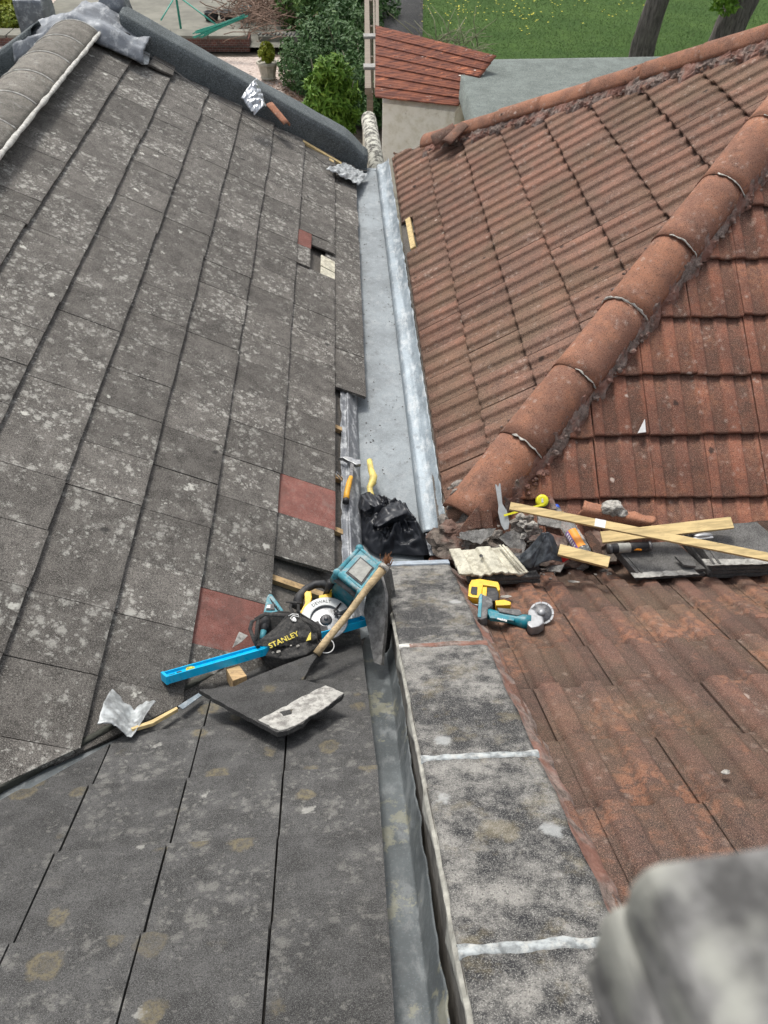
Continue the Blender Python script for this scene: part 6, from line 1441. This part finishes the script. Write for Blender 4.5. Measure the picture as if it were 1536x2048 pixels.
# terracotta half ridge with mortar lump
q = Pose((1155, 1035), (1312, 1033), 'P5', .02, tip=TOCAM(1230, 1030), k=.15); HRr = T_('broken_ridge_tile', 'orange half-round ridge tile fragment with a grey mortar lump, above the boards', 'ridge tile', q)
bm = newbm(); cor = [Vector((*q.L(*z_), 0)) for z_ in ((1152, 1040), (1290, 1062), (1313, 1034), (1170, 1000))]
def hr_(u, v):
    p_ = cor[0].lerp(cor[1], u).lerp(cor[3].lerp(cor[2], u), v); return q.M @ Vector((p_.x+.012*fbm((v*8, u*3, 0), 1, 3)*(1 if u in (0, 1) else 0), p_.y+.012*fbm((u*9, v, 2), 1, 3)*(1 if v in (0, 1) else 0), .055*math.sin(math.pi*v)-.01))
grid(bm, 30, 16, hr_); solid(bm, .016); link('tile_body', bm, M['hip'], HRr, smooth=True)
bm = bmesh.new(); lump(bm, P3d(q, 1222, 1018, .05), (.055, .035, .03), 3, .5, M=q.M, seed=8); lump(bm, P3d(q, 1240, 1024, .045), (.035, .028, .022), 3, .5, M=q.M, seed=18); link('mortar_lump', bm, M['mortar_pale'], HRr)
# rubble heap: separate lumps of old mortar
def rock(px, py, pl, lift, s, mat, seed, parent=None):
    n = nof(pl); c_ = at(px, py, pl, lift); bm = bmesh.new(); Mx_ = frame(c_, Vector((1, .2*seed % 1, .1)), n); lump(bm, (0, 0, 0), s, 2, .75, sc=1.6, M=Mx_, seed=seed)
    for f in bm.faces: f.smooth = False
    return bm
RBL = [(1054, 1058, .10, .055, 'mortar'), (1034, 1046, .09, .04, 'mortar'), (1066, 1050, .14, .028, 'mortar_pale'), (1046, 1048, .15, .026, 'mortar_pale'), (1074, 1066, .10, .032, 'mortar'), (1030, 1062, .07, .035, 'mortar'), (1040, 1034, .13, .022, 'mortar_pale'), (1058, 1036, .13, .024, 'mortar'), (1022, 1076, .06, .03, 'mortar'), (994, 1070, .06, .03, 'mortar'), (1066, 1078, .08, .034, 'mortar'), (1048, 1072, .12, .022, 'mortar_pale'), (1110, 1136, .02, .04, 'mortar'), (1140, 1128, .03, .045, 'mortar'), (1090, 1140, .02, .025, 'mortar'), (1180, 1120, .04, .025, 'mortar'), (1186, 1100, .05, .022, 'mortar_pale'), (1196, 1128, .02, .03, 'mortar'), (1208, 1142, .01, .018, 'mortar'), (1218, 1148, .01, .014, 'mortar'), (1164, 1134, .02, .03, 'mortar'), (970, 1085, .05, .03, 'mortar'), (928, 1090, .05, .03, 'mortar'), (1000, 1096, .05, .025, 'mortar')]
RLAB = ['largest rough grey mortar lump in the middle of the rubble heap', 'mortar lump at the left end of the rubble heap under the pry bar tip', 'pale mortar lump on top of the heap towards the bottle', 'pale mortar lump on top of the heap beside the tape blade', 'grey mortar lump at the right foot of the heap above the black strip', 'grey mortar lump beside the fat end of the pry bar', 'small pale mortar lump at the top of the heap below the long batten', 'small grey mortar lump under the left end of the long batten', 'mortar lump between the pry bar tip and the cream coated tile', 'mortar lump behind the shallow grey tile shard', 'mortar lump just above the loop of the black strip', 'pale mortar lump low in the heap above the black strip', 'mortar lump lying on the near slope left of the short batten offcut', 'largest mortar lump tucked under the short batten offcut', 'small mortar lump below the black strip', 'mortar lump at the base of the bottle', 'pale mortar chip right of the bottle label', 'mortar lump between the bottle and the spare tile stack', 'small mortar crumb at the corner of the left spare stack', 'tiny mortar crumb touching the left spare stack', 'mortar lump under the lower end of the short batten offcut', 'mortar lump behind the cream coated tile at its middle', 'mortar lump behind the cream coated tile at its left corner', 'mortar lump behind the cream coated tile at its right corner']
for i, (x, y, lf, s_, mt) in enumerate(RBL):
    tag(link('mortar_lump', rock(x, y, 'PI' if y < 1118 else 'P3', lf*.55+.01, (s_, s_*.8, s_*.65), M[mt], i+3), M[mt]), RLAB[i], 'mortar lump', 'lumps of old mortar in the rubble pile')
rnd = random.Random(8); bm = bmesh.new()
for i in range(420):
    x, y = rnd.gauss(1060, 60), rnd.gauss(1100, 34)
    if y > 1160 or y < 1020 or x < 905: continue
    s_ = rnd.uniform(.003, .011); c_ = at(x, y, *(('P3', .014) if y > 1122 else ('PI', .01+rnd.random()*.05))); lump(bm, c_, (s_, s_*.8, s_*.6), 1, .6, seed=i)
tag(link('grit', bm, M['mortar']), kind='stuff')
bm = bmesh.new()
for i in range(9):
    u = i/8; lump(bm, at(905+300*u, 1092+14*math.sin(u*3), 'PI', .0), (.13, .09, .05), 3, .6, seed=i+40)
for i in range(7): lump(bm, at(900+22*i, 1060+5*i, 'PI', .0), (.05, .05, .045), 3, .5, seed=i+60)
tag(link('rubble_bed', bm, M['rubble']), kind='stuff')
# exposed boarding and bedding beneath the lowest hip tile
bm = bmesh.new(); q = Pose((880, 1060), (930, 1060), 'P4', -.06); rough_prism(bm, q.poly([(868, 900), (930, 955), (975, 1020), (950, 1070), (902, 1092), (886, 1060), (876, 990)]), -.03, .01, M=q.M, amp=.01, bev=.002); link('bedding', bm, M['under'], HR)
for k_, (pts, w_) in enumerate(((((893, 975), (900, 1060)), .035), (((912, 985), (930, 1050)), .03), (((946, 1000), (905, 1068)), .035))):
    A, B = at(*pts[0], 'P4', -.03), at(*pts[1], 'P4', -.02); bm = bmesh.new(); L_ = (B-A).length; box(bm, (L_/2, 0, 0), (L_, w_, .03), M=frame(A, B-A, nP4), bev=.003); link('roof_batten', bm, M['oldwood'], HR, label='old boards bared at the hip foot' if k_ == 0 else None)
bm = bmesh.new()
for i in range(16): lump(bm, at(895+random.uniform(-6, 60), 1000+random.uniform(-30, 62), 'P4', -.02), [random.uniform(.015, .045) for _ in range(3)], 2, .6, seed=i+90)
link('hip_end_mortar', bm, M['mortar'], HR)
# crumpled old lead at the near end of the gutter
q = Pose((868, 1105), (908, 1100), 'GUT', .12); bm = bmesh.new(); cor = [Vector((*q.L(*z_), 0)) for z_ in ((860, 1112), (912, 1112), (905, 1064), (850, 1074))]
grid(bm, 30, 30, lambda u, v: q.M @ (cor[0].lerp(cor[1], u).lerp(cor[3].lerp(cor[2], u), v)+Vector((0, 0, .02*abs(fbm((u*4, v*5, 1), 1, 4))+(.02 if v > .93 else 0))))); solid(bm, .003); link('lead_apron', bm, M['leadgrey'], GU, smooth=True, label='crumpled old lead at the near end')
# ------------------------------------------------------------------ odd pieces on the grey verge and ridge end
bm = bmesh.new(); q = Pose((255, 112), (300, 90), 'P2', .02); prism(bm, q.poly([(253, 113), (262, 94), (285, 84), (303, 92), (297, 128), (285, 129), (270, 120)]), -.003, 0, M=q.M); tag(link('lead_patch', bm, M['crump']), 'pale crinkled lead patch slipped under the top verge tile', 'lead patch')
slabpoly('roof_tile', 'small loose grey tile lying by the verge kerb below the lead patch', 'roof tile', [(318, 96), (355, 118), (346, 150), (322, 140), (298, 128)], 'P2', .025, .018, 'g2')
q = Pose((512, 205), (530, 235), 'P2', .20, tip=TOCAM(510, 195), k=.3); bm = bmesh.new(); cor = [Vector((*q.L(*z_), 0)) for z_ in ((482, 196), (508, 232), (532, 214), (512, 158))]
grid(bm, 26, 26, lambda u, v: q.M @ (cor[0].lerp(cor[1], v).lerp(cor[3].lerp(cor[2], v), u)*1+Vector((.0, 0, .035*abs(fbm((u*3, v*4, 3), 1, 4))+.04*math.sin(u*3.14))))); solid(bm, .002); tag(link('foil_flashing', bm, M['crumpb'], smooth=True), 'crumpled shiny lead wrapped over the felt kerb halfway down the verge', 'flashing')
bm = newbm(); A, B = at(536, 218, 'P2', .10), at(566, 262, 'P2', .05); half_cap(bm, frame(A, B-A, nP2+Vector((.3, 0, .3))), (B-A).length, .07, .06, ang=60, th=.012); tag(link('broken_tile', bm, M['hip']), 'broken orange clay piece tucked below the crumpled lead on the verge', 'broken tile')
q = Pose((640, 330), (700, 352), 'P2', .03); bm = bmesh.new(); cor = [Vector((*q.L(*z_), 0)) for z_ in ((652, 338), (716, 372), (735, 350), (690, 326))]
grid(bm, 30, 16, lambda u, v: q.M @ (cor[0].lerp(cor[1], u).lerp(cor[3].lerp(cor[2], u), v)+Vector((0, 0, .03*abs(fbm((u*5, v*4, 6), 1, 4)))))); solid(bm, .002); tag(link('lead_scrap', bm, M['crump'], smooth=True), 'torn white-grey lead scrap at the low end of the felt kerb', 'lead scrap')
# lead and cement mass at the far ridge end
CB = thing('ridge_end_flashing', 'lumpy grey painted lead and cement block capping the far end of the grey ridge', 'flashing', (xr, 7.7, 4))
bm = bmesh.new(); zt0 = zr2
def mound(u, v):
    x = xr-.52+1.05*u; y = 7.38+.62*v; base = zr2-abs(x-xr)*math.tan(.528)*.75; hh = .10+.05*fbm((u*4, v*3, 5), 1, 4)
    if v < .12: hh *= v/.12
    return Vector((x, y+.05*fbm((u*4, v, 8), 1, 3), base+hh-(.22 if v > .97 else 0)))
grid(bm, 50, 30, mound); solid(bm, .02); link('lead_saddle', bm, M['leadpaint'], CB, smooth=True)
for (px, py, s_, nm_) in ((234, 28, (.11, .16, .15), 'cement_block'), (76, 46, (.13, .18, .22), 'cement_block')):
    c_ = onz(px, py, zr2-.05 if px > 100 else zr2-.22); bm = bmesh.new(); box(bm, c_, (s_[0]*2, s_[1]*2, s_[2]*2), bev=.03); bmesh.ops.triangulate(bm, faces=bm.faces); bmesh.ops.subdivide_edges(bm, edges=bm.edges, cuts=3)
    bm.normal_update()
    for v in bm.verts: v.co += v.normal*.02*fbm(v.co*9, 1, 3)
    link(nm_, bm, M['leadpaint'], CB, smooth=True)
bm = bmesh.new()
for (px, py, s_) in ((262, 60, .09), (240, 72, .07), (275, 78, .06), (225, 50, .05), (268, 44, .06)): lump(bm, at(px, py, 'P2', .05), (s_, s_*.8, s_*.5), 3, .6, seed=px)
link('bitumen_patch', bm, M['black'], CB, smooth=True)
# small litter on the slopes: chips and crumbs
for i, (x, y, pl, s_, lab) in enumerate(((1146, 1163, 'P3', .018, 'pale splinter of tile lying below the short batten offcut'), (1012, 1193, 'P3', .020, 'pale oval chip right of the yellow drill'), (1527, 1232, 'P3', .028, 'orange clay chip at the right edge of the near red slope'), (1451, 1545, 'P3', .010, 'tiny white chip low on the near red slope'))):
    bm = bmesh.new(); c_ = at(x, y, pl, .016); lump(bm, (0, 0, 0), (s_*1.5, s_*.8, .004), 2, .5, M=frame(c_, Vector((1, .3*i-.4, 0)), nof(pl)), seed=i+5); tag(link('tile_chip', bm, M['hip'] if i == 2 else M['mortar_pale']), lab, 'tile chip')
